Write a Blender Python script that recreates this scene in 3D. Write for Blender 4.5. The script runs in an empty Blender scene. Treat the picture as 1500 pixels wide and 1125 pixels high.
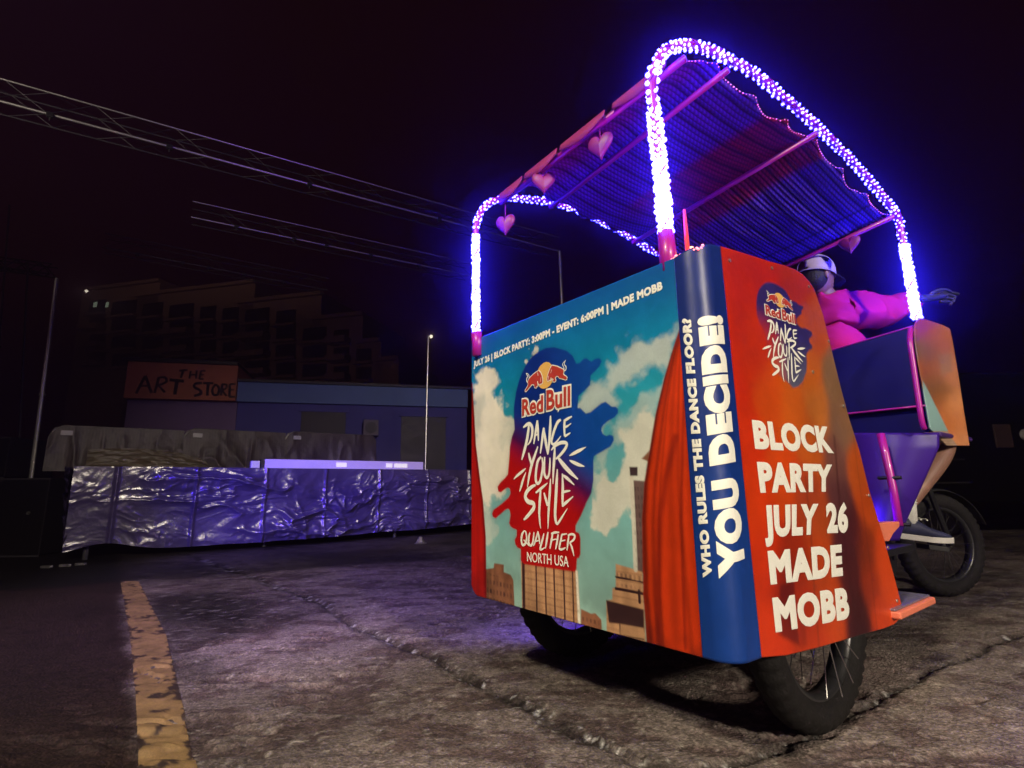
import bpy, bmesh, math, random
import numpy as np
from mathutils import Vector, Matrix

random.seed(5)
sc = bpy.context.scene
COL = sc.collection
PI = math.pi

# ------------------------------------------------------------------ camera
FPX = 765.0; CX, CY = 750.0, 562.5; CAMH = 0.75
TH = math.atan(151 / FPX); RO = math.radians(0.8)
_r0 = np.array([1, 0, 0.]); _u0 = np.array([0, -math.sin(TH), math.cos(TH)])
CW = np.array([0, math.cos(TH), math.sin(TH)])
CR = _r0 * math.cos(RO) - _u0 * math.sin(RO)
CU = _u0 * math.cos(RO) + _r0 * math.sin(RO)
CO = np.array([0, 0, CAMH])
cd = bpy.data.cameras.new('camera'); cam = bpy.data.objects.new('camera', cd); COL.objects.link(cam)
cd.sensor_width = 36; cd.lens = 36 * FPX / 1500; cd.clip_start = 0.05; cd.clip_end = 600
M = Matrix(((CR[0], CU[0], -CW[0], 0), (CR[1], CU[1], -CW[1], 0), (CR[2], CU[2], -CW[2], CAMH), (0, 0, 0, 1)))
cam.matrix_world = M
sc.camera = cam

# ------------------------------------------------------------------ night sky and lamps
sc.view_settings.view_transform = 'Standard'; sc.view_settings.look = 'None'
sc.view_settings.exposure = 0; sc.view_settings.gamma = 1
sc.view_settings.use_curve_mapping = False
w = bpy.data.worlds.new('World'); sc.world = w; w.use_nodes = True
bgn = w.node_tree.nodes['Background']
bgn.inputs[0].default_value = (0.0046, 0.0001, 0.0012, 1); bgn.inputs[1].default_value = 1.0
sc.cycles.max_bounces = 6; sc.cycles.volume_bounces = 0
sc.cycles.diffuse_bounces = 2; sc.cycles.glossy_bounces = 3
sc.cycles.sample_clamp_indirect = 4.0
sc.cycles.use_denoising = True


def lamp(name, loc, tgt, power, color, size=0.25, spot=None, blend=0.4):
    if spot:
        l = bpy.data.lights.new(name, 'SPOT'); l.spot_size = math.radians(spot); l.spot_blend = blend
        l.shadow_soft_size = size
    else:
        l = bpy.data.lights.new(name, 'AREA'); l.shape = 'DISK'; l.size = size
    l.energy = power; l.color = color
    o = bpy.data.objects.new(name, l); COL.objects.link(o); o.location = loc
    d = Vector(tgt) - Vector(loc)
    o.rotation_euler = d.to_track_quat('-Z', 'Y').to_euler()
    return o

# two sodium/LED yard lamps behind the photographer (one high left, one low right)
lamp('yard_or_fill_lamp', (-3.7, -3.3, 6.3), (0.9, 2.2, 0.4), 3900, (1.0, 0.88, 0.62), 0.35, spot=75, blend=0.5)
lamp('yard_or_fill_lamp', (5.2, -8.2, 4.9), (0.8, 2.6, 0.4), 7800, (1.0, 0.89, 0.68), 0.4, spot=44, blend=0.6)
# coloured fill spots, unseen, added to tint the sheet, ground and truss
lamp('colour_fill', (-5.0, -1.2, 2.6), (-2.75, 7.6, 0.5), 8000, (0.08, 0.03, 1.0), 0.3, spot=19, blend=0.9)
lamp('colour_fill', (-3.0, -2.0, 6.0), (-1.7, 4.7, 0.0), 3300, (0.36, 0.16, 1.0), 0.3, spot=36, blend=0.9)
lamp('colour_fill', (-3.2, -2.0, 6.0), (-.55, 5.1, 0.0), 2600, (0.10, 0.05, 1.0), 0.25, spot=19, blend=0.7)
lamp('colour_fill', (3.0, -3.0, 4.0), (-0.6, 7.0, 5.7), 700, (0.30, 0.10, 1.0), 0.2, spot=50, blend=0.8)
lamp('yard_or_fill_lamp', (-8.0, -2.0, 3.0), (-3.6, 5.9, 5.6), 2800, (1.0, 0.88, 0.72), 0.3, spot=48, blend=0.8)  # warm spot added to light the front roof truss

# ------------------------------------------------------------------ measuring helpers
def ray(x, y):
    return CW + CR * ((x - CX) / FPX) - CU * ((y - CY) / FPX)

def plane(x, y, p, n):
    d = ray(x, y); n = np.array(n, float)
    return CO + d * (((np.array(p) - CO) @ n) / (d @ n))

def gz(x, y, z=0.0): return plane(x, y, (0, 0, z), (0, 0, 1))
def gy(x, y, yy): return plane(x, y, (0, yy, 0), (0, 1, 0))

_a = math.radians(52.3)
VF = np.array([math.sin(_a), math.cos(_a), 0]); VL = np.array([-VF[1], VF[0], 0]); VZ = np.array([0, 0, 1.])
VC = np.array([.525, 1.354, 0])
def toV(p):
    q = np.array(p) - VC; return np.array([q @ VF, q @ VL, q[2]])
def fromV(v): return VC + VF * v[0] + VL * v[1] + VZ * v[2]
def onl(x, y, l): return toV(plane(x, y, fromV((0, l, 0)), VL))
def onf(x, y, f): return toV(plane(x, y, fromV((f, 0, 0)), VF))
def onz(x, y, z): return toV(gz(x, y, z))
def lin(c):
    c = np.array(c, float) / 255.0
    return np.where(c <= 0.04045, c / 12.92, ((c + 0.055) / 1.055) ** 2.4)

# ------------------------------------------------------------------ noise
def _hash(ix, iy, seed):
    h = (ix.astype(np.int64) * 374761393 + iy.astype(np.int64) * 668265263 + seed * 1274126177) & 0x7fffffff
    h = ((h ^ (h >> 13)) * 1274126177) & 0x7fffffff
    return ((h ^ (h >> 16)) & 0xffff) / 65535.0

def vnoise(x, y, seed=0):
    ix = np.floor(x); iy = np.floor(y); fx = x - ix; fy = y - iy
    fx = fx * fx * (3 - 2 * fx); fy = fy * fy * (3 - 2 * fy)
    a = _hash(ix, iy, seed); b = _hash(ix + 1, iy, seed); c = _hash(ix, iy + 1, seed); d = _hash(ix + 1, iy + 1, seed)
    return (a * (1 - fx) + b * fx) * (1 - fy) + (c * (1 - fx) + d * fx) * fy

def fbm(x, y, seed=0, oct=4, gain=.5):
    s = 0; a = 1; t = 0
    for k in range(oct):
        s = s + a * vnoise(x * 2 ** k, y * 2 ** k, seed + k * 17); t += a; a *= gain
    return s / t

def smooth(a, b, x):
    t = np.clip((x - a) / (b - a), 0, 1); return t * t * (3 - 2 * t)

def seg_dist(px, py, pts, closed=False):
    """distance from points to a polyline"""
    d = np.full(px.shape, 1e9); n = len(pts)
    for i in range(n if closed else n - 1):
        ax, ay = pts[i][:2]; bx, by = pts[(i + 1) % n][:2]
        vx, vy = bx - ax, by - ay; L2 = vx * vx + vy * vy + 1e-12
        t = np.clip(((px - ax) * vx + (py - ay) * vy) / L2, 0, 1)
        d = np.minimum(d, np.hypot(px - ax - t * vx, py - ay - t * vy))
    return d

def inside(px, py, pts):
    c = np.zeros(px.shape, bool); n = len(pts)
    for i in range(n):
        ax, ay = pts[i][:2]; bx, by = pts[(i + 1) % n][:2]
        if ay == by: continue
        c ^= ((ay > py) != (by > py)) & (px < (bx - ax) * (py - ay) / (by - ay) + ax)
    return c

def sdist(px, py, pts):
    d = seg_dist(px, py, pts, True)
    return np.where(inside(px, py, pts), -d, d)

# ------------------------------------------------------------------ materials
def nodes(m):
    return m.node_tree.nodes, m.node_tree.links

def mat(name, col, rough=.6, metal=0., var=.12, scale=8., bump=0., bscale=40., spec=.5, emit=None, estr=0., coat=0., sheen=0.):
    m = bpy.data.materials.new(name); m.use_nodes = True
    N, L = nodes(m); b = N['Principled BSDF']
    b.inputs['Roughness'].default_value = rough; b.inputs['Metallic'].default_value = metal
    b.inputs['Specular IOR Level'].default_value = spec
    b.inputs['Coat Weight'].default_value = coat
    b.inputs['Sheen Weight'].default_value = sheen
    tc = N.new('ShaderNodeTexCoord')
    if var > 0:
        nz = N.new('ShaderNodeTexNoise'); nz.inputs['Scale'].default_value = scale; nz.inputs['Detail'].default_value = 5
        L.new(tc.outputs['Object'], nz.inputs['Vector'])
        mx = N.new('ShaderNodeMix'); mx.data_type = 'RGBA'
        c = np.array(col[:3])
        mx.inputs['A'].default_value = (*(c * (1 - var)), 1); mx.inputs['B'].default_value = (*np.clip(c * (1 + var), 0, 1), 1)
        L.new(nz.outputs['Fac'], mx.inputs['Factor']); L.new(mx.outputs['Result'], b.inputs['Base Color'])
        rr = N.new('ShaderNodeMapRange'); rr.inputs['To Min'].default_value = max(0, rough - .1); rr.inputs['To Max'].default_value = min(1, rough + .1)
        L.new(nz.outputs['Fac'], rr.inputs['Value']); L.new(rr.outputs['Result'], b.inputs['Roughness'])
    else:
        b.inputs['Base Color'].default_value = (*col[:3], 1)
    if bump > 0:
        n2 = N.new('ShaderNodeTexNoise'); n2.inputs['Scale'].default_value = bscale; n2.inputs['Detail'].default_value = 4
        L.new(tc.outputs['Object'], n2.inputs['Vector'])
        bp = N.new('ShaderNodeBump'); bp.inputs['Strength'].default_value = bump; bp.inputs['Distance'].default_value = .01
        L.new(n2.outputs['Fac'], bp.inputs['Height']); L.new(bp.outputs['Normal'], b.inputs['Normal'])
    if emit is not None:
        b.inputs['Emission Color'].default_value = (*emit, 1); b.inputs['Emission Strength'].default_value = estr
    return m

def attr_mat(name, rough=.45, coat=.0, speck=.06, bump=.0):
    """printed vinyl: colour from the mesh's own print attribute, plus fine print grain"""
    m = bpy.data.materials.new(name); m.use_nodes = True
    N, L = nodes(m); b = N['Principled BSDF']
    at = N.new('ShaderNodeAttribute'); at.attribute_name = 'print'
    tc = N.new('ShaderNodeTexCoord'); nz = N.new('ShaderNodeTexNoise'); nz.inputs['Scale'].default_value = 260; nz.inputs['Detail'].default_value = 2
    L.new(tc.outputs['Object'], nz.inputs['Vector'])
    mr = N.new('ShaderNodeMapRange'); mr.inputs['To Min'].default_value = 1 - speck * 2; mr.inputs['To Max'].default_value = 1 + speck * 2
    L.new(nz.outputs['Fac'], mr.inputs['Value'])
    vm = N.new('ShaderNodeVectorMath'); vm.operation = 'SCALE'
    L.new(at.outputs['Color'], vm.inputs[0]); L.new(mr.outputs['Result'], vm.inputs['Scale'])
    sm = N.new('ShaderNodeTexNoise'); sm.inputs['Scale'].default_value = 3.2; sm.inputs['Detail'].default_value = 9; sm.inputs['Roughness'].default_value = .65
    L.new(tc.outputs['Object'], sm.inputs['Vector'])
    sr = N.new('ShaderNodeMapRange'); sr.inputs['From Min'].default_value = .38; sr.inputs['From Max'].default_value = .62; sr.inputs['To Min'].default_value = .84; sr.inputs['To Max'].default_value = 1.06
    L.new(sm.outputs['Fac'], sr.inputs['Value'])
    vs = N.new('ShaderNodeVectorMath'); vs.operation = 'SCALE'; L.new(vm.outputs['Vector'], vs.inputs[0]); L.new(sr.outputs['Result'], vs.inputs['Scale'])
    L.new(vs.outputs['Vector'], b.inputs['Base Color'])
    b.inputs['Roughness'].default_value = rough; b.inputs['Coat Weight'].default_value = coat; b.inputs['Specular IOR Level'].default_value = .3
    b.inputs['Coat Roughness'].default_value = .25
    n2 = N.new('ShaderNodeTexNoise'); n2.inputs['Scale'].default_value = 5; n2.inputs['Detail'].default_value = 3
    L.new(tc.outputs['Object'], n2.inputs['Vector'])
    bp = N.new('ShaderNodeBump'); bp.inputs['Strength'].default_value = .38; bp.inputs['Distance'].default_value = .022
    L.new(n2.outputs['Fac'], bp.inputs['Height']); L.new(bp.outputs['Normal'], b.inputs['Normal'])
    return m

MAT = {}
MAT['tyre'] = mat('tyre_rubber', (.006, .005, .005), .8, spec=.3, bump=.4, bscale=60)
MAT['rim'] = mat('rim_black', (.02, .02, .022), .35, spec=.5)
MAT['spoke'] = mat('spoke_steel', (.6, .6, .62), .25, 1.0, var=.05)
MAT['black'] = mat('black_paint', (.006, .006, .007), .5)
MAT['blackgloss'] = mat('black_gloss', (.008, .008, .01), .12, coat=.5)
MAT['pink'] = mat('pink_tube_paint', (.36, .010, .26), .35, coat=.2)
MAT['steel'] = mat('galvanised_steel', (.55, .53, .5), .35, .9)
MAT['alu'] = mat('truss_aluminium', (.6, .58, .56), .38, .85, var=.2, scale=3)
MAT['aludark'] = mat('dull_aluminium', (.09, .085, .09), .5, .7, var=.25, scale=2)
MAT['ink_cream'] = mat('white_vinyl_lettering', (.80, .79, .74), .5, var=.04, scale=60)
MAT['ink_red'] = mat('red_vinyl_lettering', (.42, .035, .02), .5, var=.06, scale=60)
MAT['ink_yellow'] = mat('yellow_vinyl', (.70, .40, .10), .5, var=.08, scale=60)
MAT['shirt'] = mat('pink_red_shirt', (.50, .010, .14), .9, var=.12, scale=9, bump=.5, bscale=16, spec=.2)
MAT['skin'] = mat('skin', (.24, .12, .09), .5, var=.08, scale=20)
MAT['hair'] = mat('dark_hair', (.008, .006, .006), .6, bump=.5, bscale=120)
MAT['cap'] = mat('pale_cap_cloth', (.50, .42, .56), .85, var=.06, scale=40, bump=.15, bscale=150)
MAT['dark_cloth'] = mat('dark_shorts', (.02, .02, .03), .9, bump=.4, bscale=30)
MAT['sock'] = mat('white_sock', (.62, .60, .58), .9, bump=.5, bscale=120)
MAT['shoe'] = mat('navy_shoe', (.015, .018, .06), .6, bump=.2, bscale=90)
MAT['sole'] = mat('grey_sole', (.42, .40, .40), .7)
MAT['heart'] = mat('pink_heart_plastic', (.22, .010, .16), .5)
MAT['case_black'] = mat('case_black', (.002, .002, .002), .7, spec=.2)
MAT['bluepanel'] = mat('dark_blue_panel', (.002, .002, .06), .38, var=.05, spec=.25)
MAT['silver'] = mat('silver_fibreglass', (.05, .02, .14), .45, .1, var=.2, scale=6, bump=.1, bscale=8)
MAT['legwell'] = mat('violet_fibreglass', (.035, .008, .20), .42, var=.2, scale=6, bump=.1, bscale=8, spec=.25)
MAT['orange_trim'] = mat('orange_plastic', (.75, .20, .12), .45)
MAT['shaded_alu'] = mat('shaded_alu', (.035, .032, .036), .55, .5)  # near-black copy of the truss aluminium, shade put into its colour
MAT['deck'] = mat('stage_deck_black', (.02, .018, .02), .8)


# ------------------------------------------------------------------ mesh building
class MB:
    def __init__(s): s.v = []; s.f = []
    def add(s, v, f):
        o = len(s.v); s.v += [tuple(map(float, p)) for p in v]; s.f += [tuple(i + o for i in q) for q in f]; return s
    def box(s, a, b):
        x0, y0, z0 = a; x1, y1, z1 = b
        return s.add([(x0, y0, z0), (x1, y0, z0), (x1, y1, z0), (x0, y1, z0), (x0, y0, z1), (x1, y0, z1), (x1, y1, z1), (x0, y1, z1)],
                     [(0, 3, 2, 1), (4, 5, 6, 7), (0, 1, 5, 4), (1, 2, 6, 5), (2, 3, 7, 6), (3, 0, 4, 7)])
    def obox(s, c, ax, ay, az):
        """box with centre c and half-axis vectors"""
        c, ax, ay, az = map(np.array, (c, ax, ay, az)); v = []
        for k in (-1, 1):
            for i, j in ((-1, -1), (1, -1), (1, 1), (-1, 1)): v.append(c + i * ax + j * ay + k * az)
        return s.add(v, [(0, 3, 2, 1), (4, 5, 6, 7), (0, 1, 5, 4), (1, 2, 6, 5), (2, 3, 7, 6), (3, 0, 4, 7)])
    def tube(s, pts, r, n=10, caps=True):
        pts = [np.array(p, float) for p in pts]; m = len(pts)
        rs = r if hasattr(r, '__len__') else [r] * m
        vs = []; ref = None
        for i, p in enumerate(pts):
            t = pts[min(i + 1, m - 1)] - pts[max(i - 1, 0)]; t = t / (np.linalg.norm(t) + 1e-12)
            if ref is None:
                ref = np.cross(t, (0, 0, 1.) if abs(t[2]) < .9 else (1., 0, 0))
            ref = ref - t * (ref @ t); ref = ref / (np.linalg.norm(ref) + 1e-12)
            b = np.cross(t, ref)
            for k in range(n):
                a = 2 * PI * k / n; vs.append(p + rs[i] * (ref * math.cos(a) + b * math.sin(a)))
        fs = [(i * n + k, i * n + (k + 1) % n, (i + 1) * n + (k + 1) % n, (i + 1) * n + k) for i in range(m - 1) for k in range(n)]
        if caps: fs += [tuple(range(n - 1, -1, -1)), tuple((m - 1) * n + k for k in range(n))]
        return s.add(vs, fs)
    def prism(s, poly, n, d):
        """3-D polygon extruded along vector n*d"""
        k = len(poly); n = np.array(n, float) * d; P = [np.array(p, float) for p in poly]
        v = P + [p + n for p in P]
        return s.add(v, [tuple(range(k - 1, -1, -1)), tuple(range(k, 2 * k))] + [(i, (i + 1) % k, (i + 1) % k + k, i + k) for i in range(k)])
    def build(s, name, m, parent=None, smooth_=False, bevel=0, **tags):
        me = bpy.data.meshes.new(name); me.from_pydata(s.v, [], s.f)
        me.materials.append(m if not isinstance(m, str) else MAT[m])
        me.validate(); me.update()
        bm = bmesh.new(); bm.from_mesh(me); bmesh.ops.recalc_face_normals(bm, faces=bm.faces); bm.to_mesh(me); bm.free()
        if smooth_: me.shade_smooth()
        o = bpy.data.objects.new(name, me); COL.objects.link(o)
        if parent is not None: o.parent = parent
        if bevel:
            b = o.modifiers.new('bevel', 'BEVEL'); b.width = bevel; b.segments = 2; b.limit_method = 'ANGLE'
        for k, v in tags.items(): o[k] = v
        return o

def fast_mesh(name, V, Fq, m, parent=None, smooth_=True, colors=None, uv=None, **tags):
    """V (n,3) array, Fq (m,4) array of quads"""
    me = bpy.data.meshes.new(name)
    me.vertices.add(len(V)); me.vertices.foreach_set('co', np.asarray(V, np.float32).ravel())
    nf = len(Fq); me.loops.add(nf * 4); me.loops.foreach_set('vertex_index', np.asarray(Fq, np.int32).ravel())
    me.polygons.add(nf); me.polygons.foreach_set('loop_start', np.arange(0, nf * 4, 4, dtype=np.int32))
    me.polygons.foreach_set('loop_total', np.full(nf, 4, np.int32))
    me.update(calc_edges=True)
    if smooth_: me.polygons.foreach_set('use_smooth', np.ones(nf, bool))
    if colors is not None:
        for an, cc in colors.items():
            a = me.attributes.new(an, 'FLOAT_COLOR', 'POINT')
            c4 = np.ones((len(V), 4), np.float32); c4[:, :cc.shape[1]] = cc; a.data.foreach_set('color', c4.ravel())
    me.materials.append(m if not isinstance(m, str) else MAT[m])
    me.validate()
    o = bpy.data.objects.new(name, me); COL.objects.link(o)
    if parent is not None: o.parent = parent
    for k, v in tags.items(): o[k] = v
    return o

def gridf(nu, nv):
    i = np.arange(nu - 1)[:, None] * nv + np.arange(nv - 1)[None, :]
    return np.stack([i, i + nv, i + nv + 1, i + 1], -1).reshape(-1, 4)

def thing(name, label, cat, loc=(0, 0, 0), rz=0., group=None):
    o = bpy.data.objects.new(name, None); COL.objects.link(o)
    o.location = loc; o.rotation_euler = (0, 0, rz); o.empty_display_size = .2
    o['label'] = label; o['category'] = cat
    if group: o['group'] = group
    return o

def link_mesh(name, me, parent, **tags):
    o = bpy.data.objects.new(name, me); COL.objects.link(o); o.parent = parent
    for k, v in tags.items(): o[k] = v
    return o

def smoothpath(P, n=8):
    P = [np.array(p, float) for p in P]; out = []
    for i in range(len(P) - 1):
        p0 = P[max(i - 1, 0)]; p1 = P[i]; p2 = P[i + 1]; p3 = P[min(i + 2, len(P) - 1)]
        for k in range(n):
            t = k / n
            out.append(.5 * (2 * p1 + (p2 - p0) * t + (2 * p0 - 5 * p1 + 4 * p2 - p3) * t * t + (3 * p1 - p0 - 3 * p2 + p3) * t ** 3))
    out.append(P[-1]); return out

def resample(P, step):
    P = np.array(P); s = np.r_[0, np.cumsum(np.linalg.norm(np.diff(P, axis=0), axis=1))]
    n = max(2, int(s[-1] / step)); t = np.linspace(0, s[-1], n)
    return np.stack([np.interp(t, s, P[:, k]) for k in range(3)], 1), s[-1]

# ================================================================== GROUND
jA = [gz(*p)[:2] for p in ((430, 868), (475, 884), (507, 908), (532, 925), (571, 938), (596, 951), (635, 963), (667, 985), (700, 998), (769, 1033), (833, 1065), (903, 1092), (960, 1124), (1010, 1160))]
jA = [jA[0] + (jA[0] - jA[1]) * 14] + jA
jD = [gz(*p)[:2] for p in ((1500, 929), (1420, 961), (1356, 988), (1281, 1023), (1200, 1062), (1137, 1087), (1105, 1103), (1041, 1122), (990, 1145))]
jD = [jD[0] + (jD[0] - jD[1]) * 6] + jD
crk = [gz(*p)[:2] for p in ((205, 983), (224, 977), (262, 975), (290, 968), (320, 962), (352, 959))]
crk2 = [gz(*p)[:2] for p in ((735, 1001), (760, 985), (840, 990), (870, 1010))]

def wob(x, y): return x + .05 * (vnoise(x * 4, y * 4, 3) - .5) + .025 * (vnoise(x * 13, y * 13, 5) - .5), y + .05 * (vnoise(x * 4, y * 4, 7) - .5) + .025 * (vnoise(x * 13, y * 13, 9) - .5)

def ground_h(x, y):
    near = np.exp(-np.hypot(x, y - 1) / 9.0)
    h = .006 * (fbm(x * 1.2, y * 1.2, 1, 3) - .5)
    h = h + near * (.009 * (fbm(x * 7, y * 7, 21, 3, .5) - .5) + .0030 * (vnoise(x * 45, y * 45, 31) - .5))
    pit = smooth(.58, .70, fbm(x * 5, y * 13, 41, 3, .55)) * smooth(.35, .6, vnoise(x * .9 + 3, y * .9, 43))
    h = h - near * .020 * pit * smooth(-1.9, -1.4, x)
    wx, wy = wob(x, y)
    dA = seg_dist(wx, wy, jA); dD = seg_dist(wx, wy, jD); dc = seg_dist(wx, wy, crk); d2 = seg_dist(wx, wy, crk2)
    h = h - .016 * np.exp(-(dA / .022) ** 2) + .010 * np.exp(-(dA / .07) ** 2) * smooth(.6, .9, vnoise(x * 55, y * 55, 51))
    h = h - .016 * np.exp(-(dD / .016) ** 2) + .009 * np.exp(-(dD / .045) ** 2) * smooth(.55, .9, vnoise(x * 60, y * 60, 53))
    h = h - .018 * np.exp(-(dc / .012) ** 2)
    return h

def build_ground():
    nx, ny = 760, 640
    a = np.linspace(-1, 1, nx); xs = np.sinh(a * 8.2) / math.sinh(8.2) * 150 + a * 3.4 + .25
    b = np.linspace(0, 1, ny); ys = np.sinh(b * 7.6) / math.sinh(7.6) * 150 + b * 4.2 + .75
    ys = np.r_[[-120, -30, -8, -2, 0, .4], ys]; ny = len(ys)
    X, Y = np.meshgrid(xs, ys, indexing='ij'); x = X.ravel(); y = Y.ravel()
    h = ground_h(x, y)
    # base colours: concrete apron, older tar-dark asphalt to the left, dirt in the joints
    wx, wy = wob(x, y)
    p0, p1 = gz(178, 860)[:2], gz(205, 1125)[:2]
    nrm = np.array([(p1 - p0)[1], -(p1 - p0)[0]]); nrm /= np.linalg.norm(nrm)
    side = ((wx - p0[0]) * nrm[0] + (wy - p0[1]) * nrm[1])
    if nrm[0] < 0: side = -side
    left = 1 - smooth(-.03, .05, side)
    conc = np.array([.118, .096, .088]); asph = np.array([.014, .0075, .0065])
    mott = fbm(x * 2.2, y * 2.2, 61, 5, .6); fine = vnoise(x * 60, y * 60, 63); agg = smooth(.80, .93, vnoise(x * 48, y * 48, 65))
    big = fbm(x * .55 + 4, y * .8, 67, 3)
    c = conc * ((0.35 + 1.15 * mott + .25 * (fine - .5)) * (.55 + .9 * smooth(.3, .7, big)))[:, None]
    # shadow beside the line, painted in as darker ground colour
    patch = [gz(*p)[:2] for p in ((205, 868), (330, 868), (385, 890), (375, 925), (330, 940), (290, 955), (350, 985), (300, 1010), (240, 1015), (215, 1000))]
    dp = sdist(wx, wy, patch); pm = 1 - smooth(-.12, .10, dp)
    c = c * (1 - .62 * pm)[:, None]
    stain = np.clip(smooth(.54, .66, fbm(x * 6, y * 9, 71, 4, .6)) + smooth(.58, .68, fbm(x * 5, y * 13, 41, 3, .55)), 0, 1); c = c * (1 - .50 * stain[:, None] * np.array([.88, 1, .97]))
    c = c + (agg * .10)[:, None] * np.array([1, .95, .85])
    ca = asph * (0.6 + .8 * mott + .5 * (fine - .5))[:, None]
    c = c * (1 - left)[:, None] + ca * left[:, None]
    # far strip by the stage: darker asphalt road
    q0, q1 = gz(0, 870)[:2], gz(700, 818)[:2]
    n2 = np.array([-(q1 - q0)[1], (q1 - q0)[0]]); n2 /= np.linalg.norm(n2)
    far = smooth(0, .3, ((wx - q0[0]) * n2[0] + (wy - q0[1]) * n2[1]))
    c = c * (1 - .72 * far)[:, None]
    dA = seg_dist(wx, wy, jA); dD = seg_dist(wx, wy, jD); dc = seg_dist(wx, wy, crk)
    dirt = np.clip((.4 + .9 * vnoise(x * 12, y * 12, 87)) * np.exp(-(dA / .045) ** 2) + np.exp(-(dD / .022) ** 2) + np.exp(-(dc / .014) ** 2), 0, 1)
    c = c * (1 - .75 * dirt)[:, None] + (dirt * smooth(.75, .9, vnoise(x * 70, y * 70, 81)) * .30)[:, None]
    # mossy tint along the right-hand slabs
    moss = smooth(0, .5, -1 * (wx * 0)) * 0
    c = np.clip(c, .004, .6)
    m = bpy.data.materials.new('concrete_ground'); m.use_nodes = True
    N, L = nodes(m); bs = N['Principled BSDF']
    at = N.new('ShaderNodeAttribute'); at.attribute_name = 'print'
    tc = N.new('ShaderNodeTexCoord')
    vo = N.new('ShaderNodeTexVoronoi'); vo.inputs['Scale'].default_value = 95; L.new(tc.outputs['Object'], vo.inputs['Vector'])
    nz = N.new('ShaderNodeTexNoise'); nz.inputs['Scale'].default_value = 120; nz.inputs['Detail'].default_value = 3; L.new(tc.outputs['Object'], nz.inputs['Vector'])
    mr = N.new('ShaderNodeMapRange'); mr.inputs['From Min'].default_value = .3; mr.inputs['From Max'].default_value = .7; mr.inputs['To Min'].default_value = .62; mr.inputs['To Max'].default_value = 1.45
    L.new(nz.outputs['Fac'], mr.inputs['Value'])
    vm = N.new('ShaderNodeVectorMath'); vm.operation = 'SCALE'; L.new(at.outputs['Color'], vm.inputs[0]); L.new(mr.outputs['Result'], vm.inputs['Scale'])
    v2 = N.new('ShaderNodeTexVoronoi'); v2.inputs['Scale'].default_value = 62; L.new(tc.outputs['Object'], v2.inputs['Vector'])
    sp = N.new('ShaderNodeSeparateColor'); L.new(v2.outputs['Color'], sp.inputs['Color'])
    m2 = N.new('ShaderNodeMapRange'); m2.inputs['From Min'].default_value = 0; m2.inputs['From Max'].default_value = 1; m2.inputs['To Min'].default_value = .7; m2.inputs['To Max'].default_value = 1.4
    L.new(sp.outputs[0], m2.inputs['Value'])
    vm2 = N.new('ShaderNodeVectorMath'); vm2.operation = 'SCALE'; L.new(vm.outputs['Vector'], vm2.inputs[0]); L.new(m2.outputs['Result'], vm2.inputs['Scale'])
    L.new(vm2.outputs['Vector'], bs.inputs['Base Color'])
    bs.inputs['Roughness'].default_value = .72; bs.inputs['Specular IOR Level'].default_value = .2
    ad = N.new('ShaderNodeMath'); ad.operation = 'ADD'; L.new(vo.outputs['Distance'], ad.inputs[0]); L.new(nz.outputs['Fac'], ad.inputs[1])
    bp = N.new('ShaderNodeBump'); bp.inputs['Strength'].default_value = .8; bp.inputs['Distance'].default_value = .004
    L.new(ad.outputs[0], bp.inputs['Height']); L.new(bp.outputs['Normal'], bs.inputs['Normal'])
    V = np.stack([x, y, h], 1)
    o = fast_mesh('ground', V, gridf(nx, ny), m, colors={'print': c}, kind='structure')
    o['label'] = 'cracked concrete lot with dark asphalt on the left'
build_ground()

def painted_line():
    # worn yellow parking line, a thin skin of paint lying on the ground relief
    e0 = [gz(*p)[:2] for p in ((176, 852), (190, 930), (198, 1010), (205, 1130), (209, 1250))]
    e1 = [gz(*p)[:2] for p in ((203, 852), (243, 930), (262, 1010), (290, 1130), (320, 1250))]
    nu, nv = 420, 40
    t = np.linspace(0, 1, nu); s = np.linspace(0, 1, nv)
    def it(E):
        E = np.array(E); d = np.r_[0, np.cumsum(np.linalg.norm(np.diff(E, axis=0), axis=1))]; d /= d[-1]
        return np.stack([np.interp(t, d, E[:, 0]), np.interp(t, d, E[:, 1])], 1)
    A, B = it(e0), it(e1)
    P = A[:, None] * (1 - s)[None, :, None] + B[:, None] * s[None, :, None]
    x, y = P[..., 0].ravel(), P[..., 1].ravel()
    h = ground_h(x, y) + .0030
    wear = fbm(x * 12, y * 16, 101, 5, .6); edge = np.minimum(s, 1 - s)[None, :].repeat(nu, 0).ravel()
    k = np.clip(smooth(.60, .74, wear + .22 * (vnoise(x * 45, y * 45, 103) - .5) + .16 * smooth(.16, 0, edge)) + .25 * vnoise(x * 90, y * 90, 107), 0, 1)
    yel = np.array([.23, .145, .060]); base = np.array([.035, .022, .018])
    c = yel * (.7 + .6 * fbm(x * 20, y * 20, 105, 3))[:, None] * (1 - k)[:, None] + base * k[:, None]
    fast_mesh('painted_line', np.stack([x, y, h], 1), gridf(nu, nv), attr_mat('worn_yellow_paint', .7, speck=.25), colors={'print': c}, kind='structure')
painted_line()

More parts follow.
